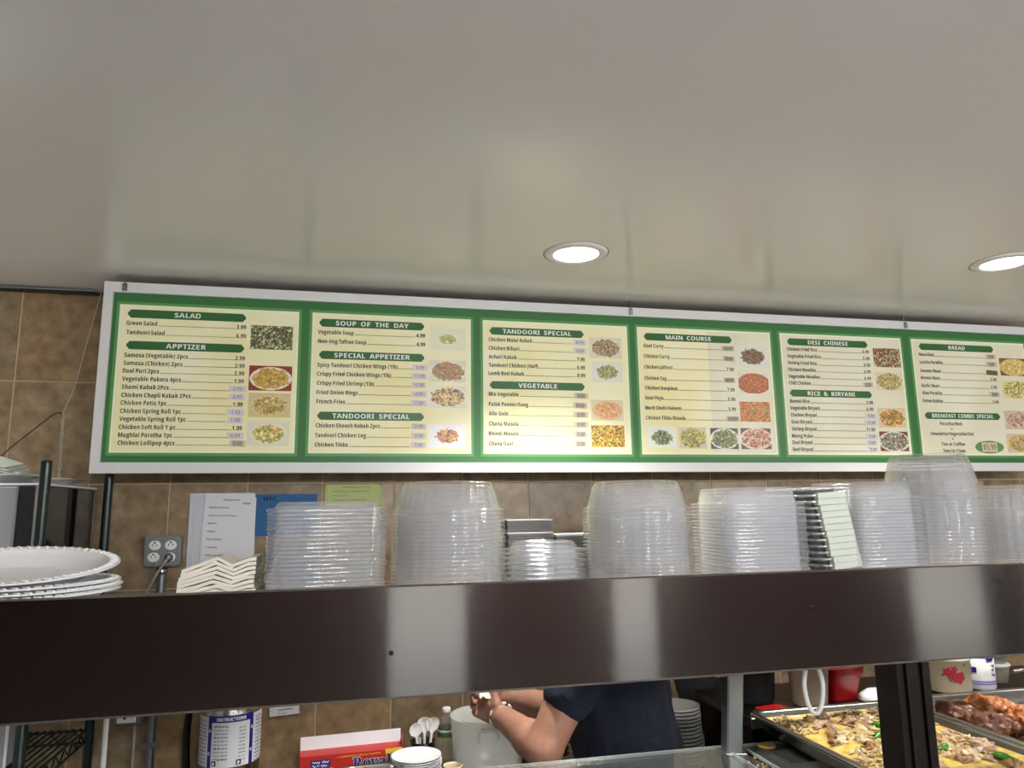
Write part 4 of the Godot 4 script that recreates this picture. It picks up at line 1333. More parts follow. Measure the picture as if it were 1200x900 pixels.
	part(pl, "wall", lathe([[0.0005, 0.0], [0.098, 0.0], [0.102, 0.006], [0.106, 0.128], [0.1085, 0.13], [0.1095, 0.178], [0.1125, 0.18], [0.1125, 0.184], [0.106, 0.184], [0.1035, 0.13], [0.1, 0.006], [0.0005, 0.004]], 56), mats.milky)
	var lug := new_st()
	add_box(lug, Vector3(0.056, 0.011, 0.018), Vector3(0.0, 0.166, 0.118), 0.003)
	add_box(lug, Vector3(0.008, 0.034, 0.016), Vector3(-0.026, 0.148, 0.114), 0.003)
	add_box(lug, Vector3(0.008, 0.034, 0.016), Vector3(0.026, 0.148, 0.114), 0.003)
	part(pl, "handle_lug", done(lug), mats.milky, Vector3.ZERO, Vector3(0, -0.15, 0))
	# red baskets stacked beside
	for i in 8:
		if not mats.has("basket_mesh"):
			var st := new_st()
			var rings := []
			for p in [[0.02, 0.0], [0.004, 0.03], [0.0, 0.032], [-0.006, 0.032], [-0.007, 0.028]]:
				rings.append(round_rect(0.15 - 2 * p[0], 0.14 - 2 * p[0], 0.03, p[1], 5))
			add_rings(st, rings, false, true, false)
			mats["basket_mesh"] = done(st)
		solo("red_basket", mats.basket_mesh, mats.red_plastic, "%s red plastic basket from the top behind the worker's elbow" % nth(7 - i), "basket", Vector3(0.615 + 0.001 * (i % 3), COUNTER_Y + 0.001 + 0.0165 * i, 0.12), Vector3(0, 0.1 + 0.01 * i, 0), "red baskets on the back counter")
	# steel pan edge in front of the wrap box
	var sp = thing("steel_pan", "shallow shiny steel pan in front of the red wrap box", "pan", Vector3(0.085, COUNTER_Y, 0.385))
	var st := new_st()
	var rings := []
	for p in [[0.02, 0.0], [0.008, 0.076], [0.006, 0.09], [-0.002, 0.094], [-0.01, 0.0915], [-0.012, 0.084], [-0.010, 0.080]]:
		rings.append(round_rect(0.16 - 2 * p[0], 0.15 - 2 * p[0], 0.035, p[1], 6))
	add_rings(st, rings, false, true, false)
	part(sp, "body", done(st), mats.steel_bright)


func build_wrap_box():
	# red wrap carton with its white lid flap standing open behind
	var t = thing("wrap_box", "red foil wrap carton with open white flap on the back counter", "box", Vector3(0.036, COUNTER_Y + 0.001, 0.215))
	t.rotation.y = 0.06
	var w := 0.285
	var h := 0.108
	part(t, "carton", box(Vector3(w, h, 0.06), 0.001), mats.red_box, Vector3(0, h / 2, 0))
	part(t, "flap", box(Vector3(w, 0.036, 0.0015), 0.0), mats.paper, Vector3(0.002, h + 0.016, -0.032), Vector3(-0.2, 0, 0))
	for sx in [-1, 1]:
		part(t, "side_flap", plate(PackedVector2Array([Vector2(-0.03, 0), Vector2(0.03, 0), Vector2(-0.028, 0.04)]), 0.0012), mats.red_box, Vector3(sx * w / 2, h, 0), Vector3(0, PI / 2 if sx > 0 else PI / 2, 0))
	var z := 0.0312
	part(t, "yellow_corner", plate(PackedVector2Array([Vector2(-0.022, -0.014), Vector2(0.022, -0.011), Vector2(0.022, 0.013), Vector2(-0.026, 0.013)]), 0.0005), mats.yellow_print, Vector3(w / 2 - 0.024, h - 0.014, z))
	part(t, "blue_emblem", plate(PackedVector2Array([Vector2(-0.026, -0.011), Vector2(0.022, -0.011), Vector2(0.027, -0.004), Vector2(0.027, 0.010), Vector2(-0.026, 0.010)]), 0.0005), mats.blue_print, Vector3(-0.086, h - 0.022, z))
	var es := new_st()
	add_scribble(es, Vector3(-0.108, h - 0.018, z + 0.0006), 0.044, 0.008)
	add_scribble(es, Vector3(-0.108, h - 0.027, z + 0.0006), 0.040, 0.007)
	part(t, "emblem_lettering", es.commit(), mats.ink_white)
	# big word with pale outline
	var outl := new_st()
	for a in 12:
		add_text(outl, "Royal", font_serif, 0.027, Vector3(0.056 + cos(TAU * a / 12) * 0.0018, h - 0.030 + sin(TAU * a / 12) * 0.0018, z + 0.0003), 0, 1.0)
	part(t, "word_outline", outl.commit(), mats.ink_white)
	var word := new_st()
	add_text(word, "Royal", font_serif, 0.027, Vector3(0.056, h - 0.030, z + 0.0008), 0, 1.0)
	part(t, "word", word.commit(), mats.blue_print)
	var wr := new_st()
	add_text(wr, "WRAP", font_bold, 0.009, Vector3(0.118, h - 0.034, z + 0.0008), 0, 1.0)
	part(t, "small_word", wr.commit(), mats.purple_print)
	var tp := new_st()
	add_scribble(tp, Vector3(-0.045, h - 0.009, z + 0.0006), 0.125, 0.005)
	part(t, "yellow_line", tp.commit(), mats.yellow_print)
	# picture of wrapped roast: white foil shape and brown roast, printed
	var foil := PackedVector2Array()
	var roast := PackedVector2Array()
	for i in 28:
		var a := TAU * i / 28
		foil.append(Vector2(cos(a) * (0.055 + 0.007 * sin(i * 2.7)), sin(a) * (0.030 + 0.006 * sin(i * 1.9))))
		roast.append(Vector2(cos(a) * 0.040 - 0.006, sin(a) * 0.020 - 0.012))
	part(t, "printed_foil", plate(foil, 0.0004), mats.paper_shade, Vector3(-0.085, 0.046, z))
	part(t, "printed_roast", plate(roast, 0.0004), mats.brown_print, Vector3(-0.085, 0.050, z + 0.0005))


# ------------------------------------------------------------------ steam table in front
func slab_glass(t, called, size, at):
	part(t, called, box(size - Vector3(0.004, 0, 0.004), 0.0), mats.pane, at)
	for e in [[Vector3(size.x, size.y, 0.003), Vector3(0, 0, -size.z / 2)], [Vector3(size.x, size.y, 0.003), Vector3(0, 0, size.z / 2)], [Vector3(0.003, size.y, size.z), Vector3(-size.x / 2, 0, 0)], [Vector3(0.003, size.y, size.z), Vector3(size.x / 2, 0, 0)]]:
		part(t, "ground_edge", box(e[0], 0.0008), mats.pane_edge, at + e[1])


func build_steam_table():
	var t = thing("steam_table", "steel serving counter with glass tops under the overshelf", "counter", Vector3(0.9, 0, 1.1))
	var o: Vector3 = t.position
	part(t, "lower_deck", box(Vector3(4.0, 0.03, 0.64), 0.003), mats.steel, Vector3(0, 0.93, -0.09))
	part(t, "cabinet", box(Vector3(3.96, 0.90, 0.60), 0.003), mats.steel, Vector3(0, 0.455, -0.08))
	slab_glass(t, "glass_top", Vector3(1.95, 0.008, 0.62), Vector3(-0.025, 0.996, 0.99) - Vector3(o.x, 0, o.z))
	slab_glass(t, "glass_top", Vector3(0.55, 0.008, 0.62), Vector3(1.273, 0.996, 0.995) - Vector3(o.x, 0, o.z))
	for x in [-0.95, 0.2, 0.97, 1.05, 1.5]:
		part(t, "glass_support", box(Vector3(0.02, 0.048, 0.60), 0.003), mats.steel, Vector3(x, 0.967, 0.99) - Vector3(o.x, 0, o.z))
	# ledge with crumbs between the glass tops
	part(t, "ledge", box(Vector3(0.045, 0.03, 0.62), 0.003), mats.steel, Vector3(0.974, 0.975, 0.99) - Vector3(o.x, 0, o.z))
	# slightly leaning support tube with a plate on top
	var p = thing("guard_post", "square steel guard post standing between the glass tops", "post", Vector3(0.958, 0.991, 0.715))
	p.rotation.z = -0.085
	part(p, "tube", box(Vector3(0.044, 0.20, 0.036), 0.004), mats.galvanised, Vector3(0, 0.10, 0))
	part(p, "foot", box(Vector3(0.06, 0.006, 0.05), 0.002), mats.steel_bright, Vector3(0, 0.003, 0))
	var pr = thing("guard_rail", "thin steel guard rail resting on the square post below the overshelf", "rail", Vector3(1.35, 1.19, 0.70))
	part(pr, "rail", box(Vector3(0.86, 0.006, 0.06), 0.002), mats.steel)
	for x in [-0.41, 0.41]:
		part(pr, "bracket", box(Vector3(0.03, 0.02, 0.05), 0.002), mats.steel, Vector3(x, -0.006, 0))
	var cr := new_st()
	for i in 40:
		var q := Vector3(rng.randf_range(0.955, 0.993), 0.992, rng.randf_range(0.70, 1.2))
		add_box(cr, Vector3.ONE * rng.randf_range(0.003, 0.007), q, 0.001, Basis(Vector3(1, 0.4, 0.2).normalized(), rng.randf() * 3))
	var crumbs = solo("crumbs", done(cr), mats.kraft, "crumbs and bits scattered on the ledge between glass tops", "crumbs")
	crumbs.set_meta("kind", "stuff")
	# white loop hanging under the shelf
	var lp := []
	for i in 33:
		var a := TAU * i / 32.0
		var y := -cos(a)
		lp.append(Vector3(sin(a) * 0.0165 * (1.0 - 0.45 * maxf(y, 0.0)), y * 0.052, 0.004 * sin(a)))
	var hl = thing("hanging_loop", "white plastic loop hanging below the steel shelf over the food", "loop", Vector3(0.842, 1.279, 1.25))
	part(hl, "loop", tube(lp, 0.0042, 10), mats.white_plastic)
	part(hl, "strap", box(Vector3(0.012, 0.13, 0.004), 0.001), mats.white_plastic, Vector3(0.002, 0.113, 0))


# ------------------------------------------------------------------ smooth bodies from bones
# bones: [a, b, ra, rb]; returns vertices and triangles of the joined surface, appended to the arrays
func nets(bones: Array, cell: float, k: float, verts: PackedVector3Array, norms: PackedVector3Array, tris: PackedInt32Array, bump := 0.0, bump_freq := 9.0):
	var lo := Vector3(1e9, 1e9, 1e9)
	var hi := -lo
	for b in bones:
		for e in 2:
			var r: float = b[2 + e] + k + cell * 3.0 + bump
			lo = lo.min(b[e] - Vector3.ONE * r)
			hi = hi.max(b[e] + Vector3.ONE * r)
	var n := Vector3i(((hi - lo) / cell).ceil()) + Vector3i.ONE
	var sy := n.x
	var sz := n.x * n.y
	var f := PackedFloat32Array()
	f.resize(n.x * n.y * n.z)
	f.fill(1.0)
	for b in bones:
		var a: Vector3 = b[0]
		var ab: Vector3 = b[1] - a
		var l2 := maxf(ab.length_squared(), 1e-9)
		var ra: float = b[2]
		var dr: float = b[3] - ra
		var reach := maxf(b[2], b[3]) + k + cell * 2.5 + bump
		var p0 := Vector3i(((a.min(b[1]) - Vector3.ONE * reach - lo) / cell).floor()).max(Vector3i.ZERO)
		var p1 := Vector3i(((a.max(b[1]) + Vector3.ONE * reach - lo) / cell).ceil()).min(n - Vector3i.ONE)
		for z in range(p0.z, p1.z + 1):
			for y in range(p0.y, p1.y + 1):
				var at := z * sz + y * sy
				for x in range(p0.x, p1.x + 1):
					var v := lo + Vector3(x, y, z) * cell - a
					var t := clampf(v.dot(ab) / l2, 0.0, 1.0)
					var d := (v - ab * t).length() - ra - dr * t
					var o := f[at + x]
					var h := maxf(k - absf(d - o), 0.0) / k
					f[at + x] = minf(d, o) - h * h * k * 0.25
	if bump > 0.0:
		var nz := FastNoiseLite.new()
		nz.seed = 5
		nz.frequency = bump_freq
		for z in n.z:
			for y in n.y:
				for x in n.x:
					var i := z * sz + y * sy + x
					if absf(f[i]) < 0.04:
						var w := lo + Vector3(x, y, z) * cell
						f[i] += bump * nz.get_noise_3d(w.x * 1.5, w.y * 0.8, w.z * 1.5)
	var id := {}
	var corner := [0, 1, sy, sy + 1, sz, sz + 1, sz + sy, sz + sy + 1]
	var edges := [[0, 1], [2, 3], [4, 5], [6, 7], [0, 2], [1, 3], [4, 6], [5, 7], [0, 4], [1, 5], [2, 6], [3, 7]]
	for z in n.z - 1:
		for y in n.y - 1:
			var row := z * sz + y * sy
			for x in n.x - 1:
				var i := row + x
				var m := 0
				for c in 8:
					if f[i + corner[c]] < 0.0:
						m += 1
				if m == 0 or m == 8:
					continue
				var sum := Vector3.ZERO
				var cnt := 0
				for e in edges:
					var fa := f[i + corner[e[0]]]
					var fb := f[i + corner[e[1]]]
					if (fa < 0.0) != (fb < 0.0):
						var t := fa / (fa - fb)
						var pa := Vector3(e[0] & 1, (e[0] >> 1) & 1, e[0] >> 2)
						var pb := Vector3(e[1] & 1, (e[1] >> 1) & 1, e[1] >> 2)
						sum += pa.lerp(pb, t)
						cnt += 1
				id[i] = verts.size()
				verts.append(lo + (Vector3(x, y, z) + sum / cnt) * cell)
				norms.append(Vector3(f[i + 1] + f[i + 1 + sy] + f[i + 1 + sz] + f[i + 1 + sy + sz] - f[i] - f[i + sy] - f[i + sz] - f[i + sy + sz], f[i + sy] + f[i + sy + 1] + f[i + sy + sz] + f[i + sy + sz + 1] - f[i] - f[i + 1] - f[i + sz] - f[i + sz + 1], f[i + sz] + f[i + sz + 1] + f[i + sz + sy] + f[i + sz + sy + 1] - f[i] - f[i + 1] - f[i + sy] - f[i + sy + 1]).normalized())
	for i in id:
		for e in [[1, sy, sz], [sy, sz, 1], [sz, 1, sy]]:
			var fa: float = f[i]
			var fb: float = f[i + e[0]]
			if (fa < 0.0) == (fb < 0.0):
				continue
			var q := [i, i - e[1], i - e[1] - e[2], i - e[2]]
			if not (id.has(q[1]) and id.has(q[2]) and id.has(q[3])):
				continue
			if fa < 0.0:
				q = [q[3], q[2], q[1], q[0]]
			for j in [0, 1, 2, 0, 2, 3]:
				tris.append(id[q[j]])


func body_mesh(sets: Array) -> ArrayMesh:
	var v := PackedVector3Array()
	var nn := PackedVector3Array()
	var t := PackedInt32Array()
	for s in sets:
		nets(s[0], s[1], s[2], v, nn, t, s[3] if s.size() > 3 else 0.0, s[4] if s.size() > 4 else 9.0)
	var arr := []
	arr.resize(Mesh.ARRAY_MAX)
	arr[Mesh.ARRAY_VERTEX] = v
	arr[Mesh.ARRAY_NORMAL] = nn
	arr[Mesh.ARRAY_INDEX] = t
	var m := ArrayMesh.new()
	m.add_surface_from_arrays(Mesh.PRIMITIVE_TRIANGLES, arr)
	return m


# a hand closing on something: wrist, forward direction of the palm, side towards the thumb
func hand_bones(wrist: Vector3, fwd: Vector3, thumb: Vector3, curl: float) -> Array:
	fwd = fwd.normalized()
	thumb = (thumb - fwd * thumb.dot(fwd)).normalized()
	var inner := fwd.cross(thumb).normalized()
	var out := []
	for s in [-0.026, -0.009, 0.008, 0.025]:
		out.append([wrist + thumb * s * 0.7 + fwd * 0.01, wrist + fwd * 0.08 + thumb * s, 0.019, 0.0135])
	var lens := [0.072, 0.088, 0.095, 0.085]
	for i in 4:
		var s: float = [-0.029, -0.01, 0.009, 0.028][i]
		var p := wrist + fwd * 0.082 + thumb * s
		var d := fwd
		var r := 0.0092
		for j in 3:
			d = (d * cos(curl) + inner * sin(curl)).normalized()
			var q: Vector3 = p + d * lens[i] * [0.45, 0.32, 0.23][j]
			out.append([p, q, r, r - 0.0007])
			p = q
			r -= 0.0007
	var tb := wrist + fwd * 0.022 + thumb * 0.03
	var t1 := tb + (fwd * 0.55 + thumb * 0.55 + inner * 0.4).normalized() * 0.036
	var t2 := t1 + (fwd * 0.8 + thumb * 0.1 + inner * 0.6).normalized() * 0.030
	var t3 := t2 + (fwd * 0.8 - thumb * 0.25 + inner * 0.6).normalized() * 0.024
	out.append([wrist + fwd * 0.015 + thumb * 0.015, tb, 0.017, 0.014])
	out.append([tb, t1, 0.0135, 0.0112])
	out.append([t1, t2, 0.0108, 0.0098])
	out.append([t2, t3, 0.0096, 0.0082])
	return out


func build_person():
	var neck := Vector3(0.825, 1.35, 0.40)
	var chest := Vector3(0.80, 1.20, 0.41)
	var belly := Vector3(0.793, 1.02, 0.41)
	var hip := Vector3(0.80, 0.90, 0.42)
	var lat := Vector3(-0.45, 0, 0.86).normalized()
	var l_sh := Vector3(0.675, 1.285, 0.555)
	var l_el := Vector3(0.512, 0.992, 0.565)
	var l_wr := Vector3(0.449, 1.022, 0.355)
	var r_sh := Vector3(0.87, 1.285, 0.25)
	var r_el := Vector3(0.685, 0.985, 0.235)
	var r_wr := Vector3(0.482, 1.058, 0.285)
	var torso := [
		[hip + lat * 0.07, belly + lat * 0.065, 0.118, 0.118], [hip - lat * 0.07, belly - lat * 0.065, 0.118, 0.118],
		[belly + lat * 0.065, chest + lat * 0.075, 0.118, 0.115], [belly - lat * 0.065, chest - lat * 0.075, 0.118, 0.115],
		[chest + lat * 0.09, l_sh.lerp(neck, 0.25), 0.10, 0.062], [chest - lat * 0.09, r_sh.lerp(neck, 0.25), 0.10, 0.062],
		[belly, chest, 0.12, 0.115], [belly + Vector3(-0.05, -0.02, -0.03), belly + Vector3(-0.04, 0.08, -0.02), 0.105, 0.1],
	]
	var skin := []
	for b in torso:
		skin.append([b[0], b[1], b[2] - 0.012, b[3] - 0.012])
	skin += [
		[chest + Vector3(0, 0.09, 0), neck + Vector3(0, 0.05, -0.005), 0.07, 0.052],
		[hip + lat * 0.085, Vector3(0.77, 0.48, 0.50), 0.09, 0.06], [Vector3(0.77, 0.48, 0.50), Vector3(0.80, 0.09, 0.51), 0.058, 0.04],
		[hip - lat * 0.085, Vector3(0.82, 0.48, 0.33), 0.09, 0.06], [Vector3(0.82, 0.48, 0.33), Vector3(0.86, 0.09, 0.33), 0.058, 0.04],
		[Vector3(0.80, 0.06, 0.51), Vector3(0.66, 0.032, 0.47), 0.045, 0.032], [Vector3(0.86, 0.06, 0.33), Vector3(0.72, 0.032, 0.29), 0.045, 0.032],
	]
	var l_arm := [
		[l_sh, l_sh.lerp(l_el, 0.5), 0.060, 0.056], [l_sh.lerp(l_el, 0.5), l_el, 0.056, 0.046],
		[l_el, l_el.lerp(l_wr, 0.3), 0.045, 0.0445], [l_el.lerp(l_wr, 0.3), l_wr, 0.0445, 0.031],
	]
	var r_arm := [
		[r_sh, r_sh.lerp(r_el, 0.5), 0.060, 0.056], [r_sh.lerp(r_el, 0.5), r_el, 0.056, 0.046],
		[r_el, r_el.lerp(r_wr, 0.3), 0.045, 0.0445], [r_el.lerp(r_wr, 0.3), r_wr, 0.0445, 0.031],
	]
	var l_hand := hand_bones(l_wr, Vector3(-0.55, 0.22, -0.45), Vector3(-0.2, 0.9, 0.2), 0.62)
	l_hand.append([l_el.lerp(l_wr, 0.8), l_wr + Vector3(-0.012, 0.004, -0.01), 0.034, 0.028])
	var r_hand := hand_bones(r_wr, Vector3(-0.8, 0.1, 0.25), Vector3(0.1, 0.9, 0.1), -0.55)
	r_hand.append([r_el.lerp(r_wr, 0.8), r_wr + Vector3(-0.014, 0.002, 0.004), 0.034, 0.028])
	# head turned to the hands: skull, jaw, nose, ears, brow
	var hc := Vector3(0.835, 1.47, 0.39)
	var face := Vector3(-0.86, -0.3, -0.2).normalized()
	var up := (Vector3.UP - face * face.y).normalized()
	var sd := face.cross(up)
	var head := [
		[hc + up * 0.018 - face * 0.02, hc + up * 0.018 + face * 0.015, 0.083, 0.078], [hc - up * 0.045 + face * 0.03, hc - up * 0.085 + face * 0.055, 0.06, 0.04],
		[hc - up * 0.01 + face * 0.088, hc - up * 0.035 + face * 0.105, 0.009, 0.014], [hc + up * 0.012 + face * 0.078 + sd * 0.03, hc + up * 0.012 + face * 0.078 - sd * 0.03, 0.016, 0.016],
		[hc - up * 0.062 + face * 0.082 + sd * 0.018, hc - up * 0.062 + face * 0.082 - sd * 0.018, 0.011, 0.011],
		[neck, hc - up * 0.05, 0.052, 0.05],
		[hc - up * 0.005 + sd * 0.078, hc - up * 0.035 + sd * 0.078, 0.015, 0.010], [hc - up * 0.005 - sd * 0.078, hc - up * 0.035 - sd * 0.078, 0.015, 0.010],
	]
	var t := body_mesh([[skin, 0.016, 0.05], [l_arm, 0.0075, 0.02], [r_arm, 0.0085, 0.02], [l_hand, 0.0034, 0.006], [r_hand, 0.0038, 0.006], [head, 0.006, 0.014]])
	var p = solo("person", t, mats.skin, "person in a navy t-shirt reaching over the back counter with both arms", "person")
	# shirt: over the torso with short sleeves
	var cloth := torso.duplicate()
	cloth.append([l_sh + Vector3(0.01, 0.01, 0), l_sh.lerp(l_el, 0.56), 0.078, 0.069])
	cloth.append([r_sh, r_sh.lerp(r_el, 0.56), 0.078, 0.069])
	cloth.append([hip + Vector3(0, 0.02, 0), hip + Vector3(0.004, -0.05, 0), 0.15, 0.152])
	part(p, "shirt", body_mesh([[cloth, 0.010, 0.045, 0.007]]), mats.shirt)
	var legs := [
		[hip + lat * 0.075 - Vector3(0, 0.03, 0), Vector3(0.77, 0.48, 0.50), 0.105, 0.075], [Vector3(0.77, 0.48, 0.50), Vector3(0.80, 0.10, 0.51), 0.073, 0.06],
		[hip - lat * 0.075 - Vector3(0, 0.03, 0), Vector3(0.82, 0.48, 0.33), 0.105, 0.075], [Vector3(0.82, 0.48, 0.33), Vector3(0.86, 0.10, 0.33), 0.073, 0.06],
	]
	part(p, "trousers", body_mesh([[legs, 0.016, 0.04]]), mats.trousers)
	var shoes := [[Vector3(0.81, 0.055, 0.51), Vector3(0.655, 0.044, 0.465), 0.054, 0.044], [Vector3(0.87, 0.055, 0.33), Vector3(0.715, 0.044, 0.285), 0.054, 0.044]]
	part(p, "shoes", body_mesh([[shoes, 0.012, 0.01]]), mats.black_plastic)
	var hair := [[hc + up * 0.035 - face * 0.035, hc + up * 0.045 + face * 0.02, 0.082, 0.068], [hc - face * 0.055, hc - up * 0.05 - face * 0.05, 0.058, 0.045], [hc + up * 0.02 + sd * 0.045 - face * 0.01, hc + up * 0.02 - sd * 0.045 - face * 0.01, 0.05, 0.05]]
	part(p, "hair", body_mesh([[hair, 0.009, 0.02, 0.004]]), mats.hair)
	for s in [-1, 1]:
		part(p, "eye", lathe([[0.0003, 0.0], [0.006, 0.0015], [0.0085, 0.005], [0.006, 0.009], [0.0003, 0.0105]], 14), mats.bead, hc + up * 0.0 + face * 0.074 + sd * 0.03 * s)
	# bracelet of pale beads on the near wrist
	var br = thing("bead_bracelet", "string of small white beads round the worker's near wrist", "bracelet", l_wr)
	var ax := (l_wr - l_el).normalized()
	var u := ax.cross(Vector3.UP).normalized()
	var v := u.cross(ax)
	var bead := lathe([[0.0003, -0.009], [0.003, -0.007], [0.0042, 0.0], [0.003, 0.007], [0.0003, 0.009]], 10)
	for i in 9:
		var a := TAU * i / 9.0
		var dirn := u * cos(a) + v * sin(a)
		var tang := -u * sin(a) + v * cos(a)
		var q = part(br, "bead", bead, mats.bead, dirn * 0.0345 + ax * 0.006)
		q.basis = Basis(ax, tang, ax.cross(tang)).orthonormalized()
	# folded white wipe held in the hand
	var st := new_st()
	st.set_smooth_group(0)
	for j in 6:
		for i in 8:
			var f := func(a, b): return Vector3(-0.033 + 0.0095 * a, 0.004 * sin(a * 1.9 + b) + 0.005 * cos(b * 1.3) - 0.0007 * a * a + 0.02 - 0.0016 * (b - 3) * (b - 3), -0.024 + 0.0085 * b)
			for w in [[0, 0], [1, 0], [1, 1], [0, 0], [1, 1], [0, 1]]:
				st.add_vertex(f.call(i + w[0], j + w[1]))
	solo("paper_wipe", done(st), mats.napkin, "crumpled white wipe held in the worker's near hand", "wipe", Vector3(0.405, 1.078, 0.325), Vector3(0.15, 0.4, 0.1))


# ------------------------------------------------------------------ food trays
func hotel_pan(w: float, d: float, h: float) -> ArrayMesh:
	var st := new_st()
	var rings := []
	for p in [[-0.001, -0.006], [-0.0015, 0.0], [0.002, 0.0022], [0.016, 0.0022], [0.02, -0.001], [0.024, -h * 0.8], [0.03, -h], [0.06, -h]]:
		rings.append(round_rect(w - 2 * p[0], d - 2 * p[0], maxf(0.035 - p[0] * 0.3, 0.012), p[1], 7))
	add_rings(st, rings, false, false, true)
	return done(st)


func lump(s: int, rx: float, ry: float, rz: float, rough: float, seg := 14) -> ArrayMesh:
	var n := FastNoiseLite.new()
	n.seed = s
	n.frequency = 1.1
	n.fractal_octaves = 3
	var st := new_st()
	var rings := []
	for i in range(1, seg / 2 + 1):
		var th := PI * (i - 0.5) / (seg / 2.0)
		var o := PackedVector3Array()
		for j in seg:
			var a := TAU * j / seg
			var dirn := Vector3(sin(th) * cos(a), cos(th), sin(th) * sin(a))
			var r := 1.0 + rough * n.get_noise_3dv(dirn * 1.6)
			o.append(Vector3(dirn.x * rx, dirn.y * ry, dirn.z * rz) * r)
		rings.append(o)
	add_rings(st, rings, false, true, true)
	return done(st)


func build_food():
	# curry tray
	var sauce := mat("curry_sauce", Color(1, 1, 1), 0.22)
	tri_tex(sauce, noise_tex(81, 0.02, [[0.0, Color(0.70, 0.56, 0.24)], [0.5, Color(0.79, 0.69, 0.37)], [0.8, Color(0.82, 0.74, 0.47)], [1.0, Color(0.85, 0.80, 0.62)]], 512, 5), Vector3(3, 3, 3))
	var meat := []
	for c in [[0.78, 0.68, 0.48], [0.70, 0.57, 0.38], [0.83, 0.76, 0.60], [0.60, 0.45, 0.31], [0.68, 0.56, 0.48]]:
		var m := mat("meat_%d" % meat.size(), Color(c[0], c[1], c[2]), 0.4)
		m.albedo_texture = noise_tex(90 + meat.size(), 0.03, [[0.0, Color(0.72, 0.66, 0.60)], [0.6, Color(1, 1, 1)], [1.0, Color(1, 1, 1)]], 256, 4)
		m.uv1_triplanar = true
		m.uv1_scale = Vector3(12, 12, 12)
		meat.append(m)
	var green := mat("chilli", Color(0.22, 0.46, 0.10), 0.3)
	var x0 := 1.073
	var w := 0.452
	var d := 0.62
	var z0 := 0.592
	var top := 1.05
	var t = thing("curry_tray", "steel food tray filled with yellow chicken curry", "tray", Vector3(x0 + w / 2, 1.001, z0 + d / 2))
	part(t, "pan", hotel_pan(w, d, 0.045), mats.steel_bright, Vector3(0, top - 1.001, 0))
	# gravy surface
	var n := FastNoiseLite.new()
	n.seed = 4
	n.frequency = 16.0
	n.fractal_octaves = 3
	var st := new_st()
	st.set_smooth_group(0)
	var nx := 46
	var nz := 62
	var sx := w - 0.044
	var sz := d - 0.044
	var hgt := func(u, v):
		var e: float = minf(minf(u, 1.0 - u), minf(v, 1.0 - v))
		return Vector3((u - 0.5) * sx, -0.012 + 0.007 * n.get_noise_2d(u * sx, v * sz) * minf(e * 10.0, 1.0) + 0.012 * minf(e * 5.0, 1.0), (v - 0.5) * sz)
	for j in nz:
		for i in nx:
			for q in [[0, 0], [1, 0], [1, 1], [0, 0], [1, 1], [0, 1]]:
				st.add_vertex(hgt.call(float(i + q[0]) / nx, float(j + q[1]) / nz))
	part(t, "gravy", done(st), sauce, Vector3(0, top - 1.001, 0))
	# countable chunks
	var shapes := []
	for k in 6:
		shapes.append(lump(500 + k, 0.019 + 0.003 * (k % 3), 0.0085, 0.012 + 0.002 * (k % 2), 1.1, 16))
	var cx := x0 + w / 2
	var cz := z0 + d / 2
	for i in 80:
		var u := rng.randf_range(0.07, 0.93)
		var v := rng.randf_range(0.10, 0.93)
		var y: Vector3 = hgt.call(u, v)
		solo("chicken_chunk", shapes[i % 6], meat[i % 5], "shredded chicken chunk lying in the yellow curry", "chicken", Vector3(cx + y.x, top + y.y + 0.002, cz + y.z), Vector3(rng.randf_range(-0.4, 0.4), rng.randf() * TAU, rng.randf_range(-0.4, 0.4)), "chicken chunks in the curry tray")
	# fine shreds
	var shred := lump(77, 0.009, 0.0032, 0.0034, 0.9, 8)
	for k in 3:
		var ss := new_st()
		for i in 520:
			var u := rng.randf_range(0.04, 0.96)
			var v := rng.randf_range(0.06, 0.96)
			if n.get_noise_2d(u * 0.13 + 3.0, v * 0.2) < -0.05 - 0.1 * v:
				continue
			var y: Vector3 = hgt.call(u, v)
			var s := rng.randf_range(0.6, 1.5)
			ss.append_from(shred, 0, Transform3D(Basis.from_euler(Vector3(rng.randf_range(-0.5, 0.5), rng.randf() * TAU, rng.randf_range(-0.5, 0.5))) * Basis.from_scale(Vector3(s, 1.0, s)), Vector3(cx + y.x, top + y.y + rng.randf_range(0.0, 0.005), cz + y.z)))
		var o = solo("shredded_chicken", ss.commit(), meat[[2, 0, 4][k]], ["pale fine chicken shreds spread over the yellow curry", "tan fine chicken shreds spread over the yellow curry", "pinkish fine onion and chicken shreds spread over the curry"][k], "chicken")
		o.set_meta("kind", "stuff")
	# green chillies
	for e in [[1.262, 0.878, 0.62, 0.05, "long split green chilli in the middle of the curry tray"], [1.308, 0.825, -0.95, 0.028, "short green chilli farther back in the curry tray"], [1.396, 1.09, -1.2, 0.03, "green chilli piece in the near right of the curry tray"], [1.322, 1.005, 0.3, 0.02, "dark green chilli bit half hidden by the steel post"]]:
		var pts := []
		var rad := []
		for i in 9:
			var q := i / 8.0
			pts.append(Vector3((q - 0.5) * e[3] * 1.6, 0.004 * sin(q * PI), 0.004 * sin(q * 3.0)))
			rad.append(0.0075 * sin(PI * (0.12 + 0.86 * q)) + 0.0006)
		var g = thing("green_chilli", e[4], "chilli", Vector3(e[0], top + 0.008, e[1]), "green chillies in the curry tray")
		g.rotation.y = e[2]
		part(g, "pod", tube(pts, rad, 10), green)
		part(g, "stem", tube([Vector3(-e[3] * 0.8, 0.001, 0), Vector3(-e[3] * 0.8 - 0.008, 0.002, 0.002)], 0.0015, 6), mats.leaf_green)
	# grilled chicken tray
	var t2 = thing("grill_tray", "steel food tray with charred grilled chicken at the right edge", "tray", Vector3(1.785, 1.001, 0.89))
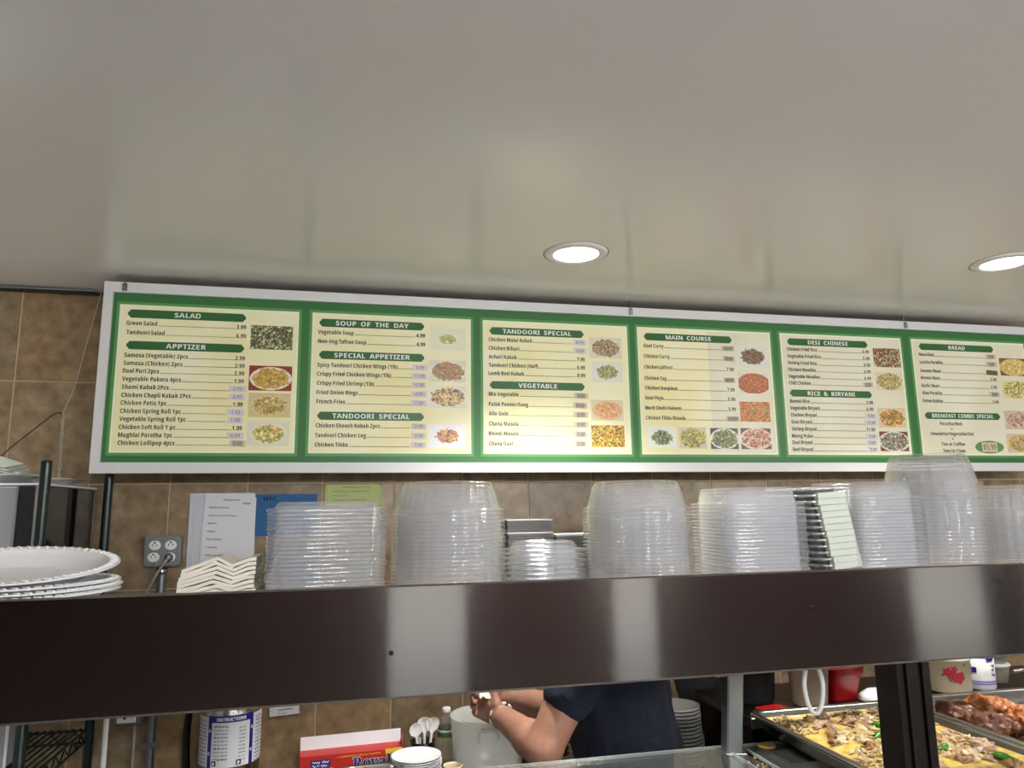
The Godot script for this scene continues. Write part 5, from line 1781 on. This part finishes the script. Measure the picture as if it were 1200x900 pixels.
	part(t2, "pan", hotel_pan(0.50, 0.62, 0.045), mats.steel_bright, Vector3(0, top - 1.001, 0))
	part(t2, "liner", box(Vector3(0.44, 0.003, 0.56), 0.0), mats.steel, Vector3(0, 0.008, 0))
	var char_m := []
	for c in [[[0.26, 0.12, 0.06], [0.58, 0.32, 0.14], [0.72, 0.46, 0.24]], [[0.13, 0.07, 0.045], [0.34, 0.17, 0.09], [0.54, 0.30, 0.15]], [[0.46, 0.24, 0.11], [0.70, 0.42, 0.19], [0.80, 0.55, 0.30]]]:
		var m := mat("grilled_%d" % char_m.size(), Color(1, 1, 1), 0.45)
		m.albedo_texture = noise_tex(120 + char_m.size(), 0.02, [[0.1, Color(c[0][0], c[0][1], c[0][2])], [0.5, Color(c[1][0], c[1][1], c[1][2])], [0.9, Color(c[2][0], c[2][1], c[2][2])]], 256, 5)
		m.uv1_triplanar = true
		m.uv1_scale = Vector3(11, 11, 11)
		m.heightmap_enabled = true
		m.heightmap_scale = 0.4
		m.heightmap_texture = m.albedo_texture
		char_m.append(m)
	var spots := [[1.66, 0.70, 0.3, 0.085, 1, "dark charred grilled chicken piece at the back left of its tray"], [1.80, 0.68, -0.4, 0.10, 0, "orange brown grilled chicken piece at the tray's back edge"], [1.93, 0.72, 0.6, 0.09, 0, "grilled chicken piece at the far right of its tray"], [1.66, 0.80, 0.9, 0.08, 1, "blackened grilled chicken piece beside the tray's left rim"], [1.80, 0.80, 0.1, 0.10, 0, "large glossy grilled chicken piece in the middle of its tray"], [1.74, 0.90, 0.5, 0.085, 2, "light orange grilled chicken piece nearest the left rim"], [1.92, 0.84, -0.3, 0.1, 1, "dark brown grilled chicken piece right of the middle one"], [1.88, 0.96, 0.2, 0.10, 2, "light orange grilled chicken piece nearest the front"], [1.70, 1.03, 0.2, 0.09, 0, "brown grilled chicken piece in the tray's near left corner"]]
	for i in spots.size():
		var e: Array = spots[i]
		var v := PackedVector3Array()
		var bones := []
		var L: float = e[3]
		bones.append([Vector3(-L * 0.5, 0.03, 0), Vector3(L * 0.35, 0.028, 0.012), 0.034, 0.022])
		bones.append([Vector3(L * 0.3, 0.028, 0.01), Vector3(L * 0.85, 0.020, 0.02), 0.018, 0.011])
		bones.append([Vector3(-L * 0.4, 0.028, 0.03), Vector3(L * 0.05, 0.024, -0.03), 0.022, 0.020])
		bones.append([Vector3(-L * 0.5, 0.045, -0.02), Vector3(-L * 0.1, 0.05, 0.015), 0.014, 0.010])
		var m := body_mesh([[bones, 0.0045, 0.010, 0.022, 15.0]])
		var g = solo("grilled_chicken", m, char_m[e[4]], e[5], "chicken", Vector3(e[0], 1.012, e[1]), Vector3(0, e[2], 0), "grilled chicken pieces")
		g.scale = Vector3(1.0, 0.8, 1.15)
	# yellow slice on the glass
	solo("yellow_slice", lathe([[0.0004, 0.0], [0.022, 0.0], [0.0235, 0.001], [0.022, 0.0025], [0.0004, 0.0025]], 28), mats.curry_sauce, "pale yellow round slice lying on the glass top under the tray", "slice", Vector3(1.055, 1.0, 0.715))


# ------------------------------------------------------------------ right back counter
func build_right_goods():
	var t = thing("prep_counter", "dark steel prep counter behind the food trays at the right", "counter", Vector3(2.02, 0, 0.305))
	part(t, "worktop", box(Vector3(1.74, 0.03, 0.35), 0.003), mats.steel_dark, Vector3(0, 0.985, 0))
	part(t, "front_edge", box(Vector3(1.74, 0.03, 0.006), 0.002), mats.steel_bright, Vector3(0, 0.985, 0.178))
	part(t, "cabinet", box(Vector3(1.70, 0.965, 0.31), 0.003), mats.steel_dark, Vector3(0, 0.4825, -0.01))
	for x in [-0.58, 0.0, 0.58]:
		part(t, "door", box(Vector3(0.55, 0.8, 0.014), 0.003), mats.steel_dark, Vector3(x, 0.5, 0.155))
	var y := 1.001
	# dark tub
	var dt = thing("dark_tub", "large dark grey plastic tub behind the guard post", "tub", Vector3(1.25, y, 0.30))
	part(dt, "wall", lathe([[0.0005, 0.0], [0.072, 0.0], [0.078, 0.01], [0.088, 0.17], [0.094, 0.172], [0.094, 0.18], [0.084, 0.18], [0.07, 0.01], [0.0005, 0.008]], 40), mats.dark_cloth)
	part(dt, "lid_cloth", lump(210, 0.086, 0.03, 0.086, 0.3, 24), mats.dark_cloth, Vector3(0, 0.175, 0))
	# beige bucket
	var bb = thing("beige_bucket", "beige speckled bucket left of the red bin", "bucket", Vector3(1.395, y, 0.405))
	part(bb, "wall", lathe([[0.0005, 0.0], [0.046, 0.0], [0.050, 0.006], [0.060, 0.115], [0.064, 0.118], [0.064, 0.126], [0.057, 0.126], [0.046, 0.006], [0.0005, 0.005]], 36), mats.bag_beige)
	part(bb, "content", lathe([[0.056, 0.10], [0.03, 0.108], [0.0005, 0.11]], 30), mats.kraft)
	# red bin
	var rb = thing("red_bin", "red square plastic bin on the prep counter", "bin", Vector3(1.525, y, 0.345))
	var st := new_st()
	var rings := []
	for p in [[0.042, 0.0], [0.022, 0.075], [0.017, 0.076], [0.012, 0.098], [0.007, 0.1], [0.010, 0.101], [0.024, 0.07], [0.044, 0.004], [0.06, 0.004]]:
		rings.append(round_rect(0.158 - 2 * p[0] * 0.75, 0.15 - 2 * p[0] * 0.75, 0.012, p[1], 3))
	add_rings(st, rings, true, false, true)
	part(rb, "wall", done(st), mats.red_plastic)
	rb.rotation.y = 0.2
	# white scoop bowl
	var sb = thing("foam_bowl", "white foam bowl lying behind the curry tray", "bowl", Vector3(1.635, y + 0.002, 0.41))
	sb.scale = Vector3.ONE * 1.15
	part(sb, "bowl", lathe([[0.0005, 0.022], [0.03, 0.02], [0.045, 0.010], [0.056, 0.0], [0.058, 0.001], [0.046, 0.0125], [0.031, 0.0225], [0.0005, 0.0245]], 36), mats.foam)
	# floral tub
	var ft = thing("floral_tub", "cream tub printed with dark pink flowers on the prep counter", "tub", Vector3(1.93, y, 0.37))
	var fr := 0.066
	part(ft, "wall", lathe([[0.0005, 0.0], [fr - 0.006, 0.0], [fr - 0.001, 0.006], [fr, 0.10], [fr + 0.002, 0.102], [fr + 0.002, 0.108], [0.0005, 0.109]], 44), mats.cup_cream)
	part(ft, "lid_rim", lathe([[fr + 0.0022, 0.100], [fr + 0.003, 0.102], [fr + 0.003, 0.112], [fr - 0.004, 0.114], [0.0005, 0.114]], 44), mats.sign_cream_pale)
	var petal := PackedVector2Array()
	for i in 24:
		var a := TAU * i / 24
		petal.append(Vector2(cos(a), sin(a)) * 0.0125 * (1.0 + 0.18 * cos(a * 5)))
	for e in [[-0.75, 0.068, 1.0], [-0.52, 0.058, 1.25], [-0.30, 0.050, 1.3], [-0.45, 0.078, 0.7], [-0.12, 0.062, 0.6], [0.75, 0.07, 1.0]]:
		var f = part(ft, "printed_flower", plate(petal, 0.0006), mats.floral_red, Vector3(sin(e[0]) * (fr + 0.001), e[1], cos(e[0]) * (fr + 0.001)), Vector3(0, e[0], 0))
		f.scale = Vector3(e[2], e[2], 1)
	for e in [[-0.62, 0.044], [-0.18, 0.040], [-0.05, 0.052], [-0.95, 0.058], [0.55, 0.085], [0.05, 0.09]]:
		part(ft, "printed_leaf", plate(PackedVector2Array([Vector2(-0.008, 0), Vector2(0, -0.004), Vector2(0.009, 0.001), Vector2(0, 0.004)]), 0.0005), mats.leaf_green, Vector3(sin(e[0]) * (fr + 0.001), e[1], cos(e[0]) * (fr + 0.001)), Vector3(0, e[0], 0.5))
	# wipes canister
	var wc = thing("wipes_canister", "white round canister with purple bands beside the floral tub", "canister", Vector3(2.055, y, 0.36))
	var cr := 0.050
	part(wc, "body", lathe([[0.0005, 0.0], [cr - 0.003, 0.0], [cr, 0.004], [cr, 0.125], [0.0005, 0.126]], 40), mats.white_plastic)
	part(wc, "purple_band", lathe([[cr + 0.0006, 0.016], [cr + 0.0006, 0.028]], 40), mats.purple_print)
	part(wc, "purple_band", lathe([[cr + 0.0006, 0.098], [cr + 0.0006, 0.118]], 40), mats.purple_print)
	part(wc, "white_line", lathe([[cr + 0.0009, 0.0215], [cr + 0.0009, 0.0228]], 40), mats.white_plastic)
	part(wc, "lid", lathe([[cr + 0.001, 0.122], [cr + 0.002, 0.124], [cr + 0.002, 0.142], [cr - 0.006, 0.148], [0.0005, 0.149]], 40), mats.purple_print)
	var em := PackedVector2Array()
	for i in 20:
		em.append(Vector2(cos(TAU * i / 20) * 0.014, sin(TAU * i / 20) * 0.010))
	var ang := 0.05
	part(wc, "blue_emblem", plate(em, 0.0006), mats.blue_print, Vector3(sin(ang) * (cr + 0.001), 0.098, cos(ang) * (cr + 0.001)), Vector3(0, ang, 0))
	part(wc, "blue_panel", box(Vector3(0.014, 0.017, 0.0006), 0.0), mats.blue_print, Vector3(sin(-0.95) * (cr + 0.001), 0.062, cos(-0.95) * (cr + 0.001)), Vector3(0, -0.95, 0))
	var cs := new_st()
	for i in 3:
		add_scribble(cs, Vector3(sin(0.1) * (cr + 0.0012), 0.075 - 0.014 * i, cos(0.1) * (cr + 0.0012)), 0.016, 0.011, Basis(Vector3.UP, 0.25))
	part(wc, "lettering", cs.commit(), mats.blue_print)
	# deli cups
	for e in [[2.175, 0.30, 0.0, mats.bag_beige, "lower clear deli cup of pink sauce at the right edge"], [2.175, 0.30, 0.062, mats.dark_cloth, "upper clear deli cup stacked at the right edge"]]:
		var dc = thing("deli_cup", e[4], "cup", Vector3(e[0], y + e[2], e[1]), "deli cups on the prep counter")
		part(dc, "cup", lathe([[0.0005, 0.0], [0.042, 0.0], [0.050, 0.052], [0.0525, 0.053], [0.0525, 0.056]], 32), mats.milky)
		part(dc, "content", lathe([[0.0005, 0.002], [0.040, 0.002], [0.045, 0.036], [0.0005, 0.037]], 28), e[3])
		part(dc, "lid", lathe([[0.0535, 0.052], [0.0535, 0.058], [0.047, 0.0605], [0.0005, 0.0605]], 32), mats.milky)
	# ladle handle
	var ld = thing("steel_ladle", "steel ladle resting at the back of the grill tray", "ladle", Vector3(2.12, 1.06, 0.52))
	part(ld, "handle", tube(smooth_path([Vector3(-0.10, 0.024, 0.01), Vector3(-0.04, 0.026, 0.01), Vector3(0.04, 0.018, 0.03), Vector3(0.16, 0.0, 0.09)]), [0.007, 0.007, 0.007, 0.007, 0.007, 0.007, 0.0075, 0.008, 0.008, 0.008, 0.008, 0.008, 0.008, 0.008, 0.008, 0.008, 0.008, 0.008, 0.008], 10), mats.steel_bright)
	part(ld, "bowl", lathe([[0.0005, -0.022], [0.02, -0.018], [0.032, 0.0], [0.033, 0.001], [0.02, -0.0165], [0.0005, -0.0205]], 28), mats.steel_bright, Vector3(0.18, -0.01, 0.10))
	# white bowls behind the worker
	var bm := lathe([[0.0005, 0.0], [0.04, 0.0], [0.048, 0.004], [0.072, 0.034], [0.0775, 0.0335], [0.0775, 0.0395], [0.073, 0.0395], [0.046, 0.007], [0.0005, 0.004]], 44)
	var n := 16
	solo("bowl_stand", lathe([[0.0005, 0.0], [0.075, 0.0], [0.075, 0.70], [0.07, 0.76], [0.0005, 0.76]], 24, true), mats.dark_cloth, "dark round stand under the stack of white bowls", "stand", Vector3(1.07, 0, 0.17))
	for i in n:
		solo("white_bowl", bm, mats.foam, "%s white foam bowl from the top of the stack behind the worker" % nth(n - 1 - i), "bowl", Vector3(1.07 - 0.0006 * i, 0.762 + 0.0112 * i, 0.17), Vector3.ZERO, "white bowls behind the worker")
	# red lid
	solo("red_tray", box(Vector3(0.085, 0.012, 0.06), 0.004), mats.red_plastic, "red flat plastic tray below the left corner of the curry tray", "tray", Vector3(1.245, 1.008, 0.445), Vector3(0, 0.2, 0))
	# dark bag hanging behind
	solo("dark_bag", lump(333, 0.085, 0.16, 0.045, 0.3, 26), mats.dark_cloth, "dark cloth bag hanging on the wall behind the white bowls", "bag", Vector3(1.2, 1.02, 0.062))
